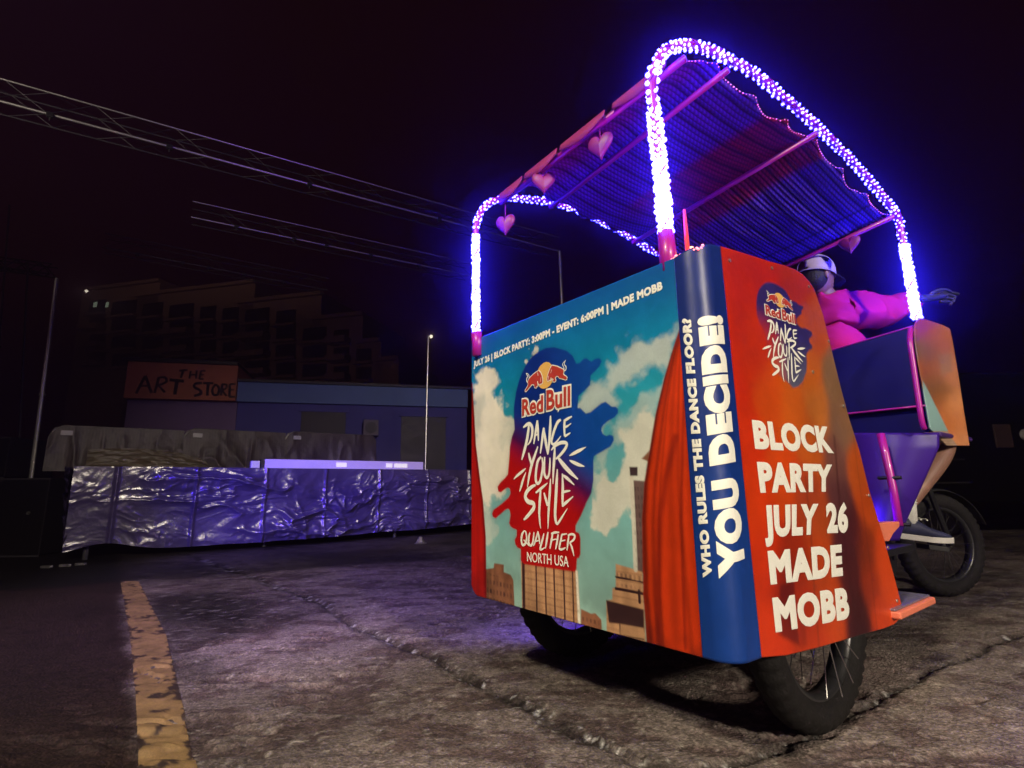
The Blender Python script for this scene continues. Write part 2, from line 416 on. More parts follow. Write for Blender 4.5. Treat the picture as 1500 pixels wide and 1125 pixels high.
# ================================================================== STORE BUILDING (behind the stage)
S0 = gz(190, 700, 0) if False else None
sd = np.array([.27, 0, 0])
SN = np.array([-.27, 1, 0]) / math.hypot(.27, 1); SX = np.array([SN[1], -SN[0], 0])
SP = np.array([0, 15.0, 0])
def st(x, y, off=0.):
    """photo point on the shop's front wall -> local (along, out, up)"""
    p = plane(x, y, SP + SN * -off, SN); q = p - SP
    return np.array([q @ SX, 0, p[2]])
shop = thing('shop_building', 'long low shop with orange hand lettered sign and blue fascia behind the stage', 'building', tuple(SP), math.atan2(SX[1], SX[0]))
x0 = st(190, 560)[0]; xs = st(350, 560)[0]; x1 = st(684, 600)[0]
zt0, zt1 = st(190, 533)[2], st(683, 572)[2]; zb0 = st(190, 585)[2]; zb1 = st(683, 608)[2]
ztop = (zt0 + zt1) / 2; zb = (zb0 + zb1) / 2 + .1
m_wall = mat('violet_render_wall', (.22, .15, .30), .9, var=.15, scale=2, bump=.2, bscale=12)
m_wallb = mat('blue_render_wall', (.09, .09, .34), .9, var=.15, scale=2, bump=.2, bscale=12)
m_fas = mat('blue_fascia', (.14, .22, .48), .8, var=.15, scale=1.5)
m_sign = mat('orange_signboard', (.50, .17, .08), .8, var=.25, scale=2.5)
m_dark = mat('dark_opening', (.008, .007, .010), .5)
MB().box((x0, .02, 0), (xs, 5, zb)).build('wall', m_wall, shop)
MB().box((xs + .01, .02, 0), (x1, 5, zb)).build('wall', m_wallb, shop)
MB().box((xs + .01, -.12, zb + .003), (x1, 5, zt1)).build('fascia', m_fas, shop)
MB().box((x0, -.22, zb + .003), (xs, 5, zt0 + .02)).build('signboard', m_sign, shop)
MB().box((x0 - .1, -.3, zt0 + .024), (xs, 5.1, zt0 + .10)).build('roof_edge', 'black', shop)
MB().box((xs + .01, -.2, zt1 + .003), (x1 + .1, 5.1, zt1 + .07)).build('roof_edge', 'black', shop)
def shop_rect(xa, ya, xb, yb):
    a = st(xa, ya); b = st(xb, yb); return a[0], b[0], min(a[2], b[2]), max(a[2], b[2])
for r in ((442, 603, 503, 690), (588, 610, 652, 700)):
    a, b, c, d = shop_rect(*r)
    fo = MB().box((a, -.03, c), (b, .018, d)).build('doorway', m_dark, shop)
    MB().box((a - .06, -.06, d), (b + .06, .016, d + .08)).build('frame', m_wallb, fo)
a, b, c, d = shop_rect(533, 617, 554, 640)
ac = MB().box((a, -.35, c), (b, .016, d)).build('air_conditioner', mat('grey_unit', (.16, .13, .18), .6), shop, bevel=.01)
MB().tube([((a + b) / 2, -.352, (c + d) / 2), ((a + b) / 2, -.37, (c + d) / 2)], (d - c) * .36, 20).build('fan_grille', m_dark, ac)
# hand lettering of the sign: brush strokes
def ribbon(pts, wd, mapf, lift=0., taper=False):
    """flat tapered brush stroke; pts in 2-D, wd per point; mapf(x,y,lift)->3-D"""
    P = [np.array(p[:2], float) for p in pts]; n = len(P); W = wd if hasattr(wd, '__len__') else [wd] * n
    v = []
    for i in range(n):
        t = P[min(i + 1, n - 1)] - P[max(i - 1, 0)]; t /= np.linalg.norm(t) + 1e-9; q = np.array([-t[1], t[0]])
        v += [P[i] + q * W[i] / 2, P[i] - q * W[i] / 2]
    return [mapf(p[0], p[1], lift) for p in v], [(2 * i, 2 * i + 1, 2 * i + 3, 2 * i + 2) for i in range(n - 1)]

def curve2(pts, n=5):
    """smooth 2-D(+width) polyline"""
    P = [np.array(p, float) for p in pts]; out = []
    for i in range(len(P) - 1):
        p0 = P[max(i - 1, 0)]; p1 = P[i]; p2 = P[i + 1]; p3 = P[min(i + 2, len(P) - 1)]
        for k in range(n):
            t = k / n; out.append(.5 * (2 * p1 + (p2 - p0) * t + (2 * p0 - 5 * p1 + 4 * p2 - p3) * t * t + (3 * p1 - p0 - 3 * p2 + p3) * t ** 3))
    out.append(P[-1]); return out

def strokes(mb, S, conv, mapf, lift0=.0, dl=.00012):
    """S: list of strokes [(x,y,w),...] in measuring units; conv -> surface coords (with width scale)"""
    for i, s_ in enumerate(S):
        if len(s_) > 2: s_ = curve2(s_)
        pts = []; ws = []
        for p in s_:
            a = conv(p[0], p[1]); pts.append(a)
            b = conv(p[0] + p[2] / 2, p[1]); c = conv(p[0], p[1] + p[2] / 2)
            ws.append(abs(b[0] - a[0]) + abs(c[1] - a[1]))
        v, f = ribbon(pts, ws, mapf, lift0 + dl * i); mb.add(v, f)

SGN = {  # zoom 0,380 scale 3.31
    'T': [[(868, 540, 10), (910, 536, 10)], [(888, 540, 12), (878, 575, 10)]],
    'H': [[(925, 540, 10), (918, 578, 9)], [(955, 538, 10), (950, 578, 9)], [(922, 560, 8), (953, 558, 8)]],
    'E': [[(975, 540, 9), (967, 580, 10)], [(975, 541, 8), (998, 540, 8)], [(970, 560, 7), (990, 558, 7)], [(967, 580, 8), (988, 580, 8)]],
    'A': [[(705, 565, 14), (660, 650, 14)], [(705, 565, 14), (735, 648, 14)], [(678, 615, 10), (728, 612, 10)]],
    'R': [[(770, 572, 14), (750, 648, 12)], [(765, 575, 10), (800, 572, 12), (805, 595, 12), (762, 612, 10)], [(768, 610, 10), (800, 645, 12)]],
    'T2': [[(822, 584, 16), (893, 590, 16)], [(858, 590, 18), (848, 655, 16)]],
    'S': [[(980, 600, 12), (950, 602, 13), (942, 618, 13), (970, 635, 14), (972, 652, 14), (940, 662, 12)]],
    'T3': [[(985, 600, 12), (1035, 600, 12)], [(1010, 602, 14), (1005, 660, 12)]],
    'O': [[(1045, 605, 10), (1030, 630, 12), (1035, 655, 12), (1055, 655, 12), (1062, 625, 12), (1045, 605, 10)]],
    'R2': [[(1078, 605, 12), (1072, 660, 11)], [(1075, 605, 9), (1098, 608, 10), (1095, 625, 10), (1075, 635, 9)], [(1078, 635, 9), (1098, 662, 10)]],
    'E2': [[(1115, 605, 12), (1112, 665, 12)], [(1115, 605, 9), (1142, 605, 9)], [(1112, 632, 8), (1135, 632, 8)], [(1112, 666, 10), (1140, 666, 10)]],
}
m_brush = mat('black_brush_paint', (.012, .006, .006), .7)
for k, S in SGN.items():
    mb = MB()
    strokes(mb, S, lambda x, y: (lambda q: (q[0], q[2]))(st(x / 3.31, 380 + y / 3.31, .22)), lambda x, y, l: (x, -.225 - l, y), 0, .001)
    mb.build('letter', m_brush, shop)

# ================================================================== APARTMENT BLOCK far behind
AP = np.array([0, 42.0, 0]); AN = np.array([.24, 1, 0]); AN /= np.linalg.norm(AN); AX = np.array([AN[1], -AN[0], 0])
def apt(x, y):
    p = plane(x, y, AP, AN); return np.array([(p - AP) @ AX, p[2]])
flats = thing('apartment_block', 'dark stepped apartment block far behind the shop with two lit windows', 'building', tuple(AP), math.atan2(AX[1], AX[0]))
m_flat = mat('brown_concrete_facade', (.26, .17, .13), .9, var=.12, scale=.4)
m_win = mat('dark_window_glass', (.012, .010, .012), .15)
m_lit = mat('lit_window', (.5, .6, .5), .5, emit=(.8, 1.0, .75), estr=.45)
def aprect(xa, ya, xb, yb):
    a = apt(xa, ya); b = apt(xb, yb); return min(a[0], b[0]), max(a[0], b[0]), min(a[1], b[1]), max(a[1], b[1])
outline = [(121, 430), (350, 432), (352, 450), (462, 458), (465, 470), (520, 474), (524, 505), (552, 508), (555, 530), (578, 545)]
def top_at(x):
    return 428 if x < 200 else 436 if x < 350 else 446 if x < 456 else 470 if x < 522 else 504 if x < 552 else 530
segs = [(121, 200), (200, 350), (350, 456), (456, 522), (522, 552), (552, 580)]
for (xa, xb) in segs:
    a, b, _, d = aprect(xa, top_at((xa + xb) / 2), xb, 700)
    MB().box((a + .02, 0, 0), (b - .02, 9, d)).build('wall', m_flat, flats)
    MB().box((a, -.35, d + .01), (b, 9.1, d + .35)).build('parapet', m_flat, flats)
rows = [444, 467, 493, 520]
k = 0
for ri, ry in enumerate(rows):
    xx = 132; k = 0
    while xx < 572:
        wd_ = (22, 34, 28, 34, 22)[k % 5]
        y0_ = ry + (xx - 130) * .055
        if y0_ - 6 > top_at(xx) and xx + wd_ < 578 and top_at(xx + wd_) < y0_ - 6 and y0_ < 545:
            a, b, c, d = aprect(xx, y0_ - 3, xx + wd_, y0_ + 13)
            wn = MB().box((a, -.02, c), (b, .12, d)).build('window', m_win, flats)
            MB().box((a - .15, -.5, c - .35), (b + .15, -.022, c - .12)).build('sill', m_flat, wn)
            if ri and k % 3 == 0: MB().box((a - .2, -1.1, c - .3), (b + .2, -.03, c + .25)).build('balcony', m_flat, flats)
        xx += wd_ + 11; k += 1
for (xa, ya, xb, yb) in ((138, 443, 142, 450), (156, 443, 159, 450)):
    a, b, c, d = aprect(xa, ya, xb, yb)
    MB().box((a, -.06, c), (b, -.03, d)).build('lit_pane', m_lit, flats)
mlamp = mat('lamp_glow', (1, 1, 1), .5, var=0, emit=(1, .9, .7), estr=3)
def glow(px, py, yy, r, label):
    p = gy(px, py, yy); o = thing('roof_lamp', label, 'lamp', tuple(p))
    MB().tube([(0, 0, -r), (0, 0, -r * .4), (0, 0, r * .6), (0, 0, r)], [r * .5, r, r, r * .5], 10).build('bulb', mlamp, o)
    MB().box((-r, -r * .6, r), (r, r * .6, r * 1.5)).build('hood', 'black', o)
glow(126.5, 426.5, 41, .11, 'tiny white lamp at the top left corner of the apartment block')
glow(631.5, 493, 30, .09, 'tiny white lamp beside the top of the tall thin mast')
# warm spots without fixtures, added to lift the far buildings
lamp('far_fill', (-34, -12, 13), (-22, 42, 8), 50000, (1, .66, .45), .5, spot=60, blend=.6)
lamp('far_fill', (-6.5, 8.5, 4.6), (-6, 15, 3), 30, (1, .75, .6), .4, spot=110, blend=.8)

# ================================================================== STAGE
SA = gz(88, 826); SB = gz(690, 781)
SU = SB - SA; SU[2] = 0; SU /= np.linalg.norm(SU); SV = np.array([-SU[1], SU[0], 0])
def ston(x, y, back=0.):
    p = plane(x, y, SA + SV * back, SV); return np.array([(p - SA) @ SU, back, p[2]])
stage = thing('stage', 'low outdoor stage wrapped in wrinkled shiny plastic sheet', 'stage', tuple(SA), math.atan2(SU[1], SU[0]))
LS = 8.2; HS = float(ston(300, 686)[2]); TOPZ = HS
MB().box((0, .06, TOPZ - .16), (LS, 5.2, TOPZ - .01)).build('deck', 'deck', stage)
for i in range(5):
    for j in (0.25, 2.6, 5.0):
        MB().tube([(.2 + i * 1.9, j, 0), (.2 + i * 1.9, j, TOPZ - .17)], .03, 8).build('leg', 'aludark', stage)
def skirt():
    nu, nv = 760, 120
    s = np.linspace(0, LS, nu); t = np.linspace(0, 1, nv)
    Sg, T = np.meshgrid(s, t, indexing='ij')
    # ragged hem: rises to the right
    hem = .06 + .05 * fbm(s * 1.1, s * 0, 201, 3) + .03 * np.clip(s - 3.4, 0, 9) + .10 * np.exp(-((s - .35) / .35) ** 2)
    Zt = TOPZ + .01 - (TOPZ - hem)[:, None] * T
    wx = Sg + .5 * (fbm(Sg * 1.3, T * 2.0, 203, 3) - .5); wt = T + .5 * (fbm(Sg * 1.6, T * 1.6, 205, 3) - .5)
    rid = 1 - np.abs(2 * fbm(wx * 1.5, wt * 3.0, 207, 4, .5) - 1)
    rid2 = 1 - np.abs(2 * fbm(wx * 3.5 + wt * 3, wt * 7, 209, 3, .5) - 1)
    vert = 1 - np.abs(2 * fbm(Sg * 3.5 + .4 * np.sin(T * 5), T * .9, 211, 3) - 1)
    amp = .25 + .75 * smooth(0, .2, T)
    calm = .22 + .85 * smooth(.35, .7, vnoise(Sg * .8, T * 1.2, 215))
    D = amp * calm * (.10 * rid ** 4 + .022 * rid2 ** 5 + .020 * vert ** 5 + .16 * (fbm(Sg * 1.1, T * .9, 213, 2) - .5))
    seam = np.exp(-(((Sg * 1.25) % 1) - .5) ** 2 / .0006) * .022
    Yv = -.03 - D - seam + .07 * T
    # gathered left end turning the corner
    V = np.stack([Sg.ravel(), Yv.ravel(), Zt.ravel()], 1)
    m = mat('crumpled_plastic', (.060, .045, .12), .24, .0, var=.5, scale=2.2, bump=.30, bscale=26, spec=1.0)
    fast_mesh('plastic_skirt', V, gridf(nu, nv), m, parent=stage)
    # left end return
    nu2 = 160; s2 = np.linspace(0, 3.2, nu2); Sg2, T2 = np.meshgrid(s2, t, indexing='ij')
    D2 = .06 * (1 - np.abs(2 * fbm(Sg2 * 2.6, T2 * 4, 221, 4) - 1)) ** 3 + .05 * (fbm(Sg2, T2 * 2, 223, 2) - .5)
    V2 = np.stack([(-.03 - D2 + .07 * T2).ravel(), Sg2.ravel(), (TOPZ + .01 - (TOPZ - .12) * T2).ravel()], 1)
    fast_mesh('plastic_skirt', V2, gridf(nu2, nv), m, parent=stage)
skirt()
# little metal base foot glinting under the right of the skirt
o = thing('metal_block', 'small pale metal foot on the ground below the right of the stage sheet', 'metal block', tuple(gz(616, 796)))
MB().tube([(0, 0, 0), (0, 0, .02), (0, 0, .09)], [.09, .06, .02], 10).build('base_plate', 'steel', o)

# crowd barriers with mesh covers at the back of the stage
def mesh_cover_mat():
    m = bpy.data.materials.new('brown_debris_net'); m.use_nodes = True
    N, L = nodes(m); b = N['Principled BSDF']
    tc = N.new('ShaderNodeTexCoord'); wv = N.new('ShaderNodeTexWave'); wv.inputs['Scale'].default_value = 9; wv.inputs['Distortion'].default_value = 3
    L.new(tc.outputs['Object'], wv.inputs['Vector'])
    mx = N.new('ShaderNodeMix'); mx.data_type = 'RGBA'; mx.inputs['A'].default_value = (.026, .017, .015, 1); mx.inputs['B'].default_value = (.055, .040, .034, 1)
    L.new(wv.outputs['Fac'], mx.inputs['Factor']); L.new(mx.outputs['Result'], b.inputs['Base Color']); b.inputs['Roughness'].default_value = .55
    nz = N.new('ShaderNodeTexNoise'); nz.inputs['Scale'].default_value = 9; L.new(tc.outputs['Object'], nz.inputs['Vector'])
    bp = N.new('ShaderNodeBump'); bp.inputs['Strength'].default_value = .3; bp.inputs['Distance'].default_value = .04; L.new(nz.outputs['Fac'], bp.inputs['Height']); L.new(bp.outputs['Normal'], b.inputs['Normal'])
    return m
MN = mesh_cover_mat()
def barrier(xa, xb, ya, yb, back, label, seed):
    a = ston(xa, ya, back); b = ston(xb, yb, back); z0 = TOPZ - .01; h = (a[2] + b[2]) / 2 - z0; L_ = b[0] - a[0]
    base = SA + SU * a[0] + SV * back; base[2] = z0
    t = thing('crowd_barrier', label, 'barrier', tuple(base), math.atan2(SU[1], SU[0]), 'covered crowd barriers along the back of the stage')
    r = .12
    P = [(0, 0, 0), (0, 0, h - r), (r * .3, 0, h - r * .3), (r, 0, h), (L_ - r, 0, h), (L_ - r * .3, 0, h - r * .3), (L_, 0, h - r), (L_, 0, 0)]
    MB().tube(P, .019, 8).build('frame', 'steel', t)
    n = 14
    for i in range(1, n):
        MB().tube([(L_ * i / n, 0, .08), (L_ * i / n, 0, h - .02)], .008, 6).build('bar', 'steel', t)
    MB().tube([(0, 0, .08), (L_, 0, .08)], .012, 6).build('bottom_rail', 'steel', t)
    nu, nv = 90, 40; s = np.linspace(-.02, L_ + .02, nu); q = np.linspace(0, 1, nv); Sg, T = np.meshgrid(s, q, indexing='ij')
    D = .05 * (1 - np.abs(2 * fbm(Sg * 3 + seed, T * .8, 301 + seed, 3) - 1)) ** 3 * (.3 + T) + .10 * T ** 2 * vnoise(Sg * 2, T, 303 + seed)
    hh = h + .01 - .16 * np.clip(1 - (Sg + .02) / .16, 0, 1) ** 2 - .10 * np.clip(1 - (L_ + .02 - Sg) / .10, 0, 1) ** 2 * (seed == 9)
    V = np.stack([Sg.ravel(), (-.03 - D).ravel(), (hh * (1 - T)).ravel()], 1)
    fast_mesh('net_cover', V, gridf(nu, nv), MN, parent=t)
    MB().obox((.16, -.07, h - .09), (.06, 0, 0), (0, .008, 0), (0, 0, .03)).build('tag', 'sole', t)
barrier(76, 268, 626, 630, 1.2, 'leftmost covered barrier with rounded corner and crumpled pale sheet', 1)
barrier(271, 416, 630, 634, 1.25, 'middle brown covered barrier above the stage edge', 5)
barrier(419, 549, 634, 638, 1.3, 'rightmost brown covered barrier with bright steel end tube', 9)
def crumple():
    a = ston(130, 655, 1.02); nu, nv = 90, 40; s = np.linspace(0, 1.35, nu); q = np.linspace(0, 1, nv); Sg, T = np.meshgrid(s, q, indexing='ij')
    H = .26 * np.sqrt(np.clip(1 - ((Sg - .45) / .95) ** 2, 0, 1)) + .02
    D = .10 * fbm(Sg * 5, T * 4, 331, 4) + .12 * T
    base = SA + SU * a[0] + SV * 1.02; base[2] = TOPZ
    V = np.stack([Sg.ravel(), (-D).ravel(), (H * (1 - T) + .01).ravel()], 1)
    o = fast_mesh('tarp_heap', V, gridf(nu, nv), mat('ochre_tarp', (.10, .078, .045), .5, var=.3, scale=6, bump=.4, bscale=20, spec=.6))
    o.location = base; o.rotation_euler[2] = math.atan2(SU[1], SU[0])
    o['label'] = 'ochre crumpled sheet heaped in front of the leftmost barrier'; o['category'] = 'tarp'
crumple()
# long pale tube bundle on the stage edge
a = ston(374, 680, .12); b = ston(620, 680, .12)
pb = thing('lighting_batten', 'long pale lavender tube case lying on the stage front edge', 'light batten', tuple(SA + SU * a[0] + SV * .16 + VZ * TOPZ), math.atan2(SU[1], SU[0]))
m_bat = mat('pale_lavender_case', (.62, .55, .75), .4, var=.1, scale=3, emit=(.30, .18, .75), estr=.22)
LB = b[0] - a[0]; HB = max(.06, ston(480, 674, .12)[2] - TOPZ)
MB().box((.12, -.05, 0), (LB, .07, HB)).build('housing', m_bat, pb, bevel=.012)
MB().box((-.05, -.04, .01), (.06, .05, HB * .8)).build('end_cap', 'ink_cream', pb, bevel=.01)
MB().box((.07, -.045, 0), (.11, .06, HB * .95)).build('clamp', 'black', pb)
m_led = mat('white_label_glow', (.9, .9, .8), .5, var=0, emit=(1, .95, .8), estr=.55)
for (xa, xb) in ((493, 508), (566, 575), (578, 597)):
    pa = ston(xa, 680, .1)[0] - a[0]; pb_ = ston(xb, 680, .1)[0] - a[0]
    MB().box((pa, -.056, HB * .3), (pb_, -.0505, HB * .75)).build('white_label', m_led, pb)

# thin mast, support poles
for k_ in (0,): pass
def pole(name, label, cat, base, top, r, m='alu', parts=True):
    o = thing(name, label, cat, tuple(base)); d = np.array(top) - np.array(base)
    MB().tube([(0, 0, 0), tuple(d)], r, 10).build('tube', m, o)
    MB().box((-.15, -.15, 0), (.15, .15, .012)).build('base_plate', 'aludark', o, bevel=.004)
    MB().tube([tuple(d * .55), tuple(d * .555)], r * 1.7, 10).build('clamp', m, o)
    return o
b_ = gz(622, 775); y_ = b_[1] - .2; p0 = gy(624, 760, y_); t_ = gy(627.5, 492, y_)
pole('thin_mast', 'tall thin metal mast at the right end of the stage case', 'mast', (t_[0] - .02, y_, 0), t_, .014, 'steel')
y_ = 7.0; t_ = gy(83.5, 408, y_); b_ = gy(36, 780, y_)
pole('support_pole', 'bright leaning steel pole standing left of the stage', 'pole', (b_[0], y_, 0), t_, .026, 'alu')
TZ = 5.3
PB = gz(820, 368, TZ); PA = gz(0, 148, TZ)
pole('support_pole', 'upright steel pole under the far end of the front roof truss', 'pole', (PB[0] + .05, PB[1], 0), PB, .03, 'alu')

def truss(label, A, B, wv, sz=.29, n=None, m='alu', r=.014, ext=0, grp='roof trusses over the stage', lac=.0045):
    A = np.array(A, float); B = np.array(B, float); d = B - A; L_ = np.linalg.norm(d); u = d / L_; A = A - u * ext; L_ += ext
    t = thing('roof_truss', label, 'truss', tuple(A), 0, grp)
    side = np.cross((0, 0, 1.), u); side /= np.linalg.norm(side); up = np.cross(u, side)
    n = n or int(L_ / .85)
    C = [np.zeros(3), up * sz, side * sz + up * sz, side * sz]
    for ci_, c in enumerate(C): MB().tube([tuple(c), tuple(c + u * L_)], r * (1.15 if ci_ == 0 else .8), 8).build('chord', m if ci_ < 2 else 'shaded_alu', t)
    for ci, cj in ((0, 1), (1, 2), (3, 2), (0, 3)):
        mb = MB()
        for i in range(n):
            p = C[ci] + u * L_ * i / n; q = C[cj] + u * L_ * (i + .5) / n; p2 = C[ci] + u * L_ * (i + 1) / n
            mb.tube([p, q], lac, 5, False); mb.tube([q, p2], lac, 5, False)
        mb.build('lacing', 'shaded_alu', t, kind='stuff')
    for q in (.13, .31, .42, .58, .77):
        c_ = u * L_ * q; MB().obox(c_ - up * .01, u * .035, side * .03, up * .03).build('clamp', 'black', t, bevel=.004)
        MB().tube([c_ - up * .03, c_ - up * .085], .007, 6).build('hook', 'aludark', t)
truss('long front roof truss running from top left down to the upright pole', PA, PB, 0, ext=3)
T2a = gz(300, 322, TZ); T2b = gz(690, 404, TZ)
truss('second roof truss behind the front one, blue lit lower chord', T2a, T2b, 0, m='alu', r=.012, ext=.2)
T3a = gz(150, 362, TZ); T3b = gz(480, 425, TZ)
truss('faint farthest roof truss above the apartment block', T3a, T3b, 0, m='aludark', r=.010)
T4a = gy(-30, 388, 9.0); T4b = gy(73, 401, 9.3)
truss('short dim truss piece with zigzag lacing at the left frame edge', T4a, T4b, 0, sz=.2, n=3, m='aludark', r=.016, lac=.012)
# thin guy pole far left and small clamps
y_ = 8.0
pole('support_pole', 'dim thin pole at the very left edge', 'pole', (gy(-24, 800, y_)[0], y_, 0), gy(14, 300, y_), .014, 'aludark')
y_ = 8.6
pole('support_pole', 'short dim pole crossing the zigzag truss piece', 'pole', (gy(20, 800, y_)[0], y_, 0), gy(41, 385, y_), .016, 'aludark')

# dark stacked cases left of the stage
for i, (xa, ya, xb, yb, lab) in enumerate(((-40, 700, 74, 822, 'black road case on the ground left of the stage'), (-60, 640, 16, 700, 'smaller black case topmost on the road case at left edge'))):
    yy = 6.6 + .1 * i
    A = gy(xa, yb, yy); B = gy(xb, ya, yy); zb_ = 0 if i == 0 else zprev
    cs = thing('road_case', lab, 'case', (A[0], yy, zb_))
    W_ = B[0] - A[0]; H_ = B[2] - zb_; zprev = zb_ + H_ + .002
    MB().box((0, 0, .02), (W_, .7, H_)).build('body', 'case_black', cs, bevel=.01)
    for q in (0.02, H_): MB().box((-.006, -.008, q - .02), (W_ + .006, -.001, q)).build('edge_trim', 'aludark', cs)
    for q in (.2, .75): MB().tube([(W_ * q, -.02, H_ * .55), (W_ * q, -.004, H_ * .55)], .02, 8).build('latch', 'steel', cs)
# scatter of bright metal foot clips by the stage's left end
for i, (px, py) in enumerate(((68, 828), (95, 826), (118, 824))):
    g_ = gz(px, py + 4)
    o = MB().obox((0, 0, .012), (.05, 0, 0), (0, .02, 0), (0, 0, .012)).build('cable_clip', 'steel', None, bevel=.003)
    o.location = g_; o['label'] = ('leftmost', 'middle', 'rightmost')[i] + ' of three tiny shiny clips on the ground below the stage corner'
    o['category'] = 'clip'; o['group'] = 'shiny clips at the stage foot'
# parked trailer in the dark at right
y_ = 7.5
A = gy(1360, 560, y_); B = gy(1700, 800, y_)
tr = thing('parked_trailer', 'nearly black trailer side with two thin trim lines behind the front wheel', 'trailer', (A[0] - 1.5, y_, 0))
W_ = B[0] - A[0] + 3
MB().box((0, 0, .45), (W_, 2, 2.3)).build('body', mat('trailer_black', (.002, .0015, .002), .9, spec=.1), tr, bevel=.02)
for py, xe in ((673, 1412), (707, 1420)):
    zz = gy(1400, py, y_)[2]; xx = gy(xe, py, y_)[0] - A[0] + 1.5
    MB().box((.2, -.02, zz - .012), (xx, -.001, zz + .012)).build('trim_strip', 'aludark', tr)
a_ = gy(1452, 622, y_); b_ = gy(1484, 656, y_)
MB().box((a_[0] - A[0] + 1.5, -.03, b_[2]), (b_[0] - A[0] + 1.5, -.001, a_[2])).build('plate', mat('dim_brown_plate', (.05, .025, .022), .8), tr, bevel=.01)
c_ = gy(1502, 637, y_)
MB().tube([(c_[0] - A[0] + 1.5, -.03, c_[2]), (c_[0] - A[0] + 1.5, -.001, c_[2])], .085, 16).build('reflector', mat('grey_reflector', (.5, .45, .48), .4), tr)
for q in (.25, .7):
    MB().tube([(W_ * q, .1, .36), (W_ * q, .32, .36)], .36, 24).build('tyre', 'tyre', tr)
# ================================================================== PEDICAB
VROT = math.atan2(VF[1], VF[0])
ped = thing('pedicab', 'three wheeled pedicab with printed orange and blue poster body and lit canopy', 'pedicab', tuple(VC), VROT)
RC = .06
def surf(u, z, off=0.):
    if u >= RC: return (-off, u, z)
    if u <= -RC: return (-u, -off, z)
    ph = math.radians(45) * (1 - u / RC)
    return (RC - (RC + off) * math.cos(ph), RC - (RC + off) * math.sin(ph), z)
def surf_np(u, z, off=0.):
    ph = np.radians(45) * (1 - np.clip(u / RC, -1, 1))
    f = RC - (RC + off) * np.cos(ph); l = RC - (RC + off) * np.sin(ph)
    f = np.where(u <= -RC, -u, f); l = np.where(u >= RC, u, l)
    return np.stack([f, l, z], -1)
def uz(x, y):
    q = onf(x, y, 0)
    if q[1] >= 0: return (q[1], q[2])
    q = onl(x, y, 0); return (-q[0], q[2])
def UZ(P): return [uz(*p[:2]) for p in P]

m_print = attr_mat('printed_vinyl', .38, coat=.15, speck=.10)
KL = 1.0
def alb(c): return np.clip(lin(c) * np.array([1.0, 1.04, 1.18]) * KL, .003, .85)
WID, ZT, ZB = 1.15, 1.396, .322
uL0, uL1 = uz(1029, 958)[0], uz(988, 380)[0]      # stripe edge on the rear face, bottom / top
uR0, uR1 = uz(1115, 962)[0], uz(1055, 364)[0]

# ---- artwork of the rear face (all outlines measured in panel metres)
SPL = [(812,509),(830,514),(839,522),(844,533),(849,532),(855,526),(859,525),(866,530),(872,526),(878,525),(881,529),(878,536),(872,543),(865,550),(864,564),(856,572),(847,580),(846,598),(850,598),(853,601),(858,606),(865,604),(881,591),(887,589),(891,592),(896,596),(902,596),(905,600),(905,605),(900,611),(890,617),(884,622),(881,627),(881,631),(883,636),(888,639),(893,637),(898,639),(899,645),(894,654),(882,661),(870,668),(869,674),(869,704),(866,722),(859,736),(851,755),(843,770),(843,779),(848,781),(850,788),(850,812),(848,817),(845,818),(844,834),(842,837),(820,834),(768,826),(763,821),(763,804),(758,802),(755,797),(754,791),(757,785),(757,776),(752,774),(748,771),(746,766),(748,755),(747,748),(745,745),(741,746),(733,753),(726,759),(722,757),(721,752),(723,747),(735,738),(745,729),(748,723),(747,716),(744,714),(740,716),(734,721),(730,720),(729,713),(733,707),(740,700),(744,695),(745,684),(746,672),(747,655),(750,640),(754,629),(753,612),(753,596),(756,575),(761,556),(766,544),(772,532),(780,522),(788,516),(800,510)]
def P_(mask, c, k): return c * (1 - mask)[..., None] + k * mask[..., None]
def polym(u, z, pts, soft=.004): return 1 - smooth(-soft, soft, sdist(u, z, UZ(pts)))
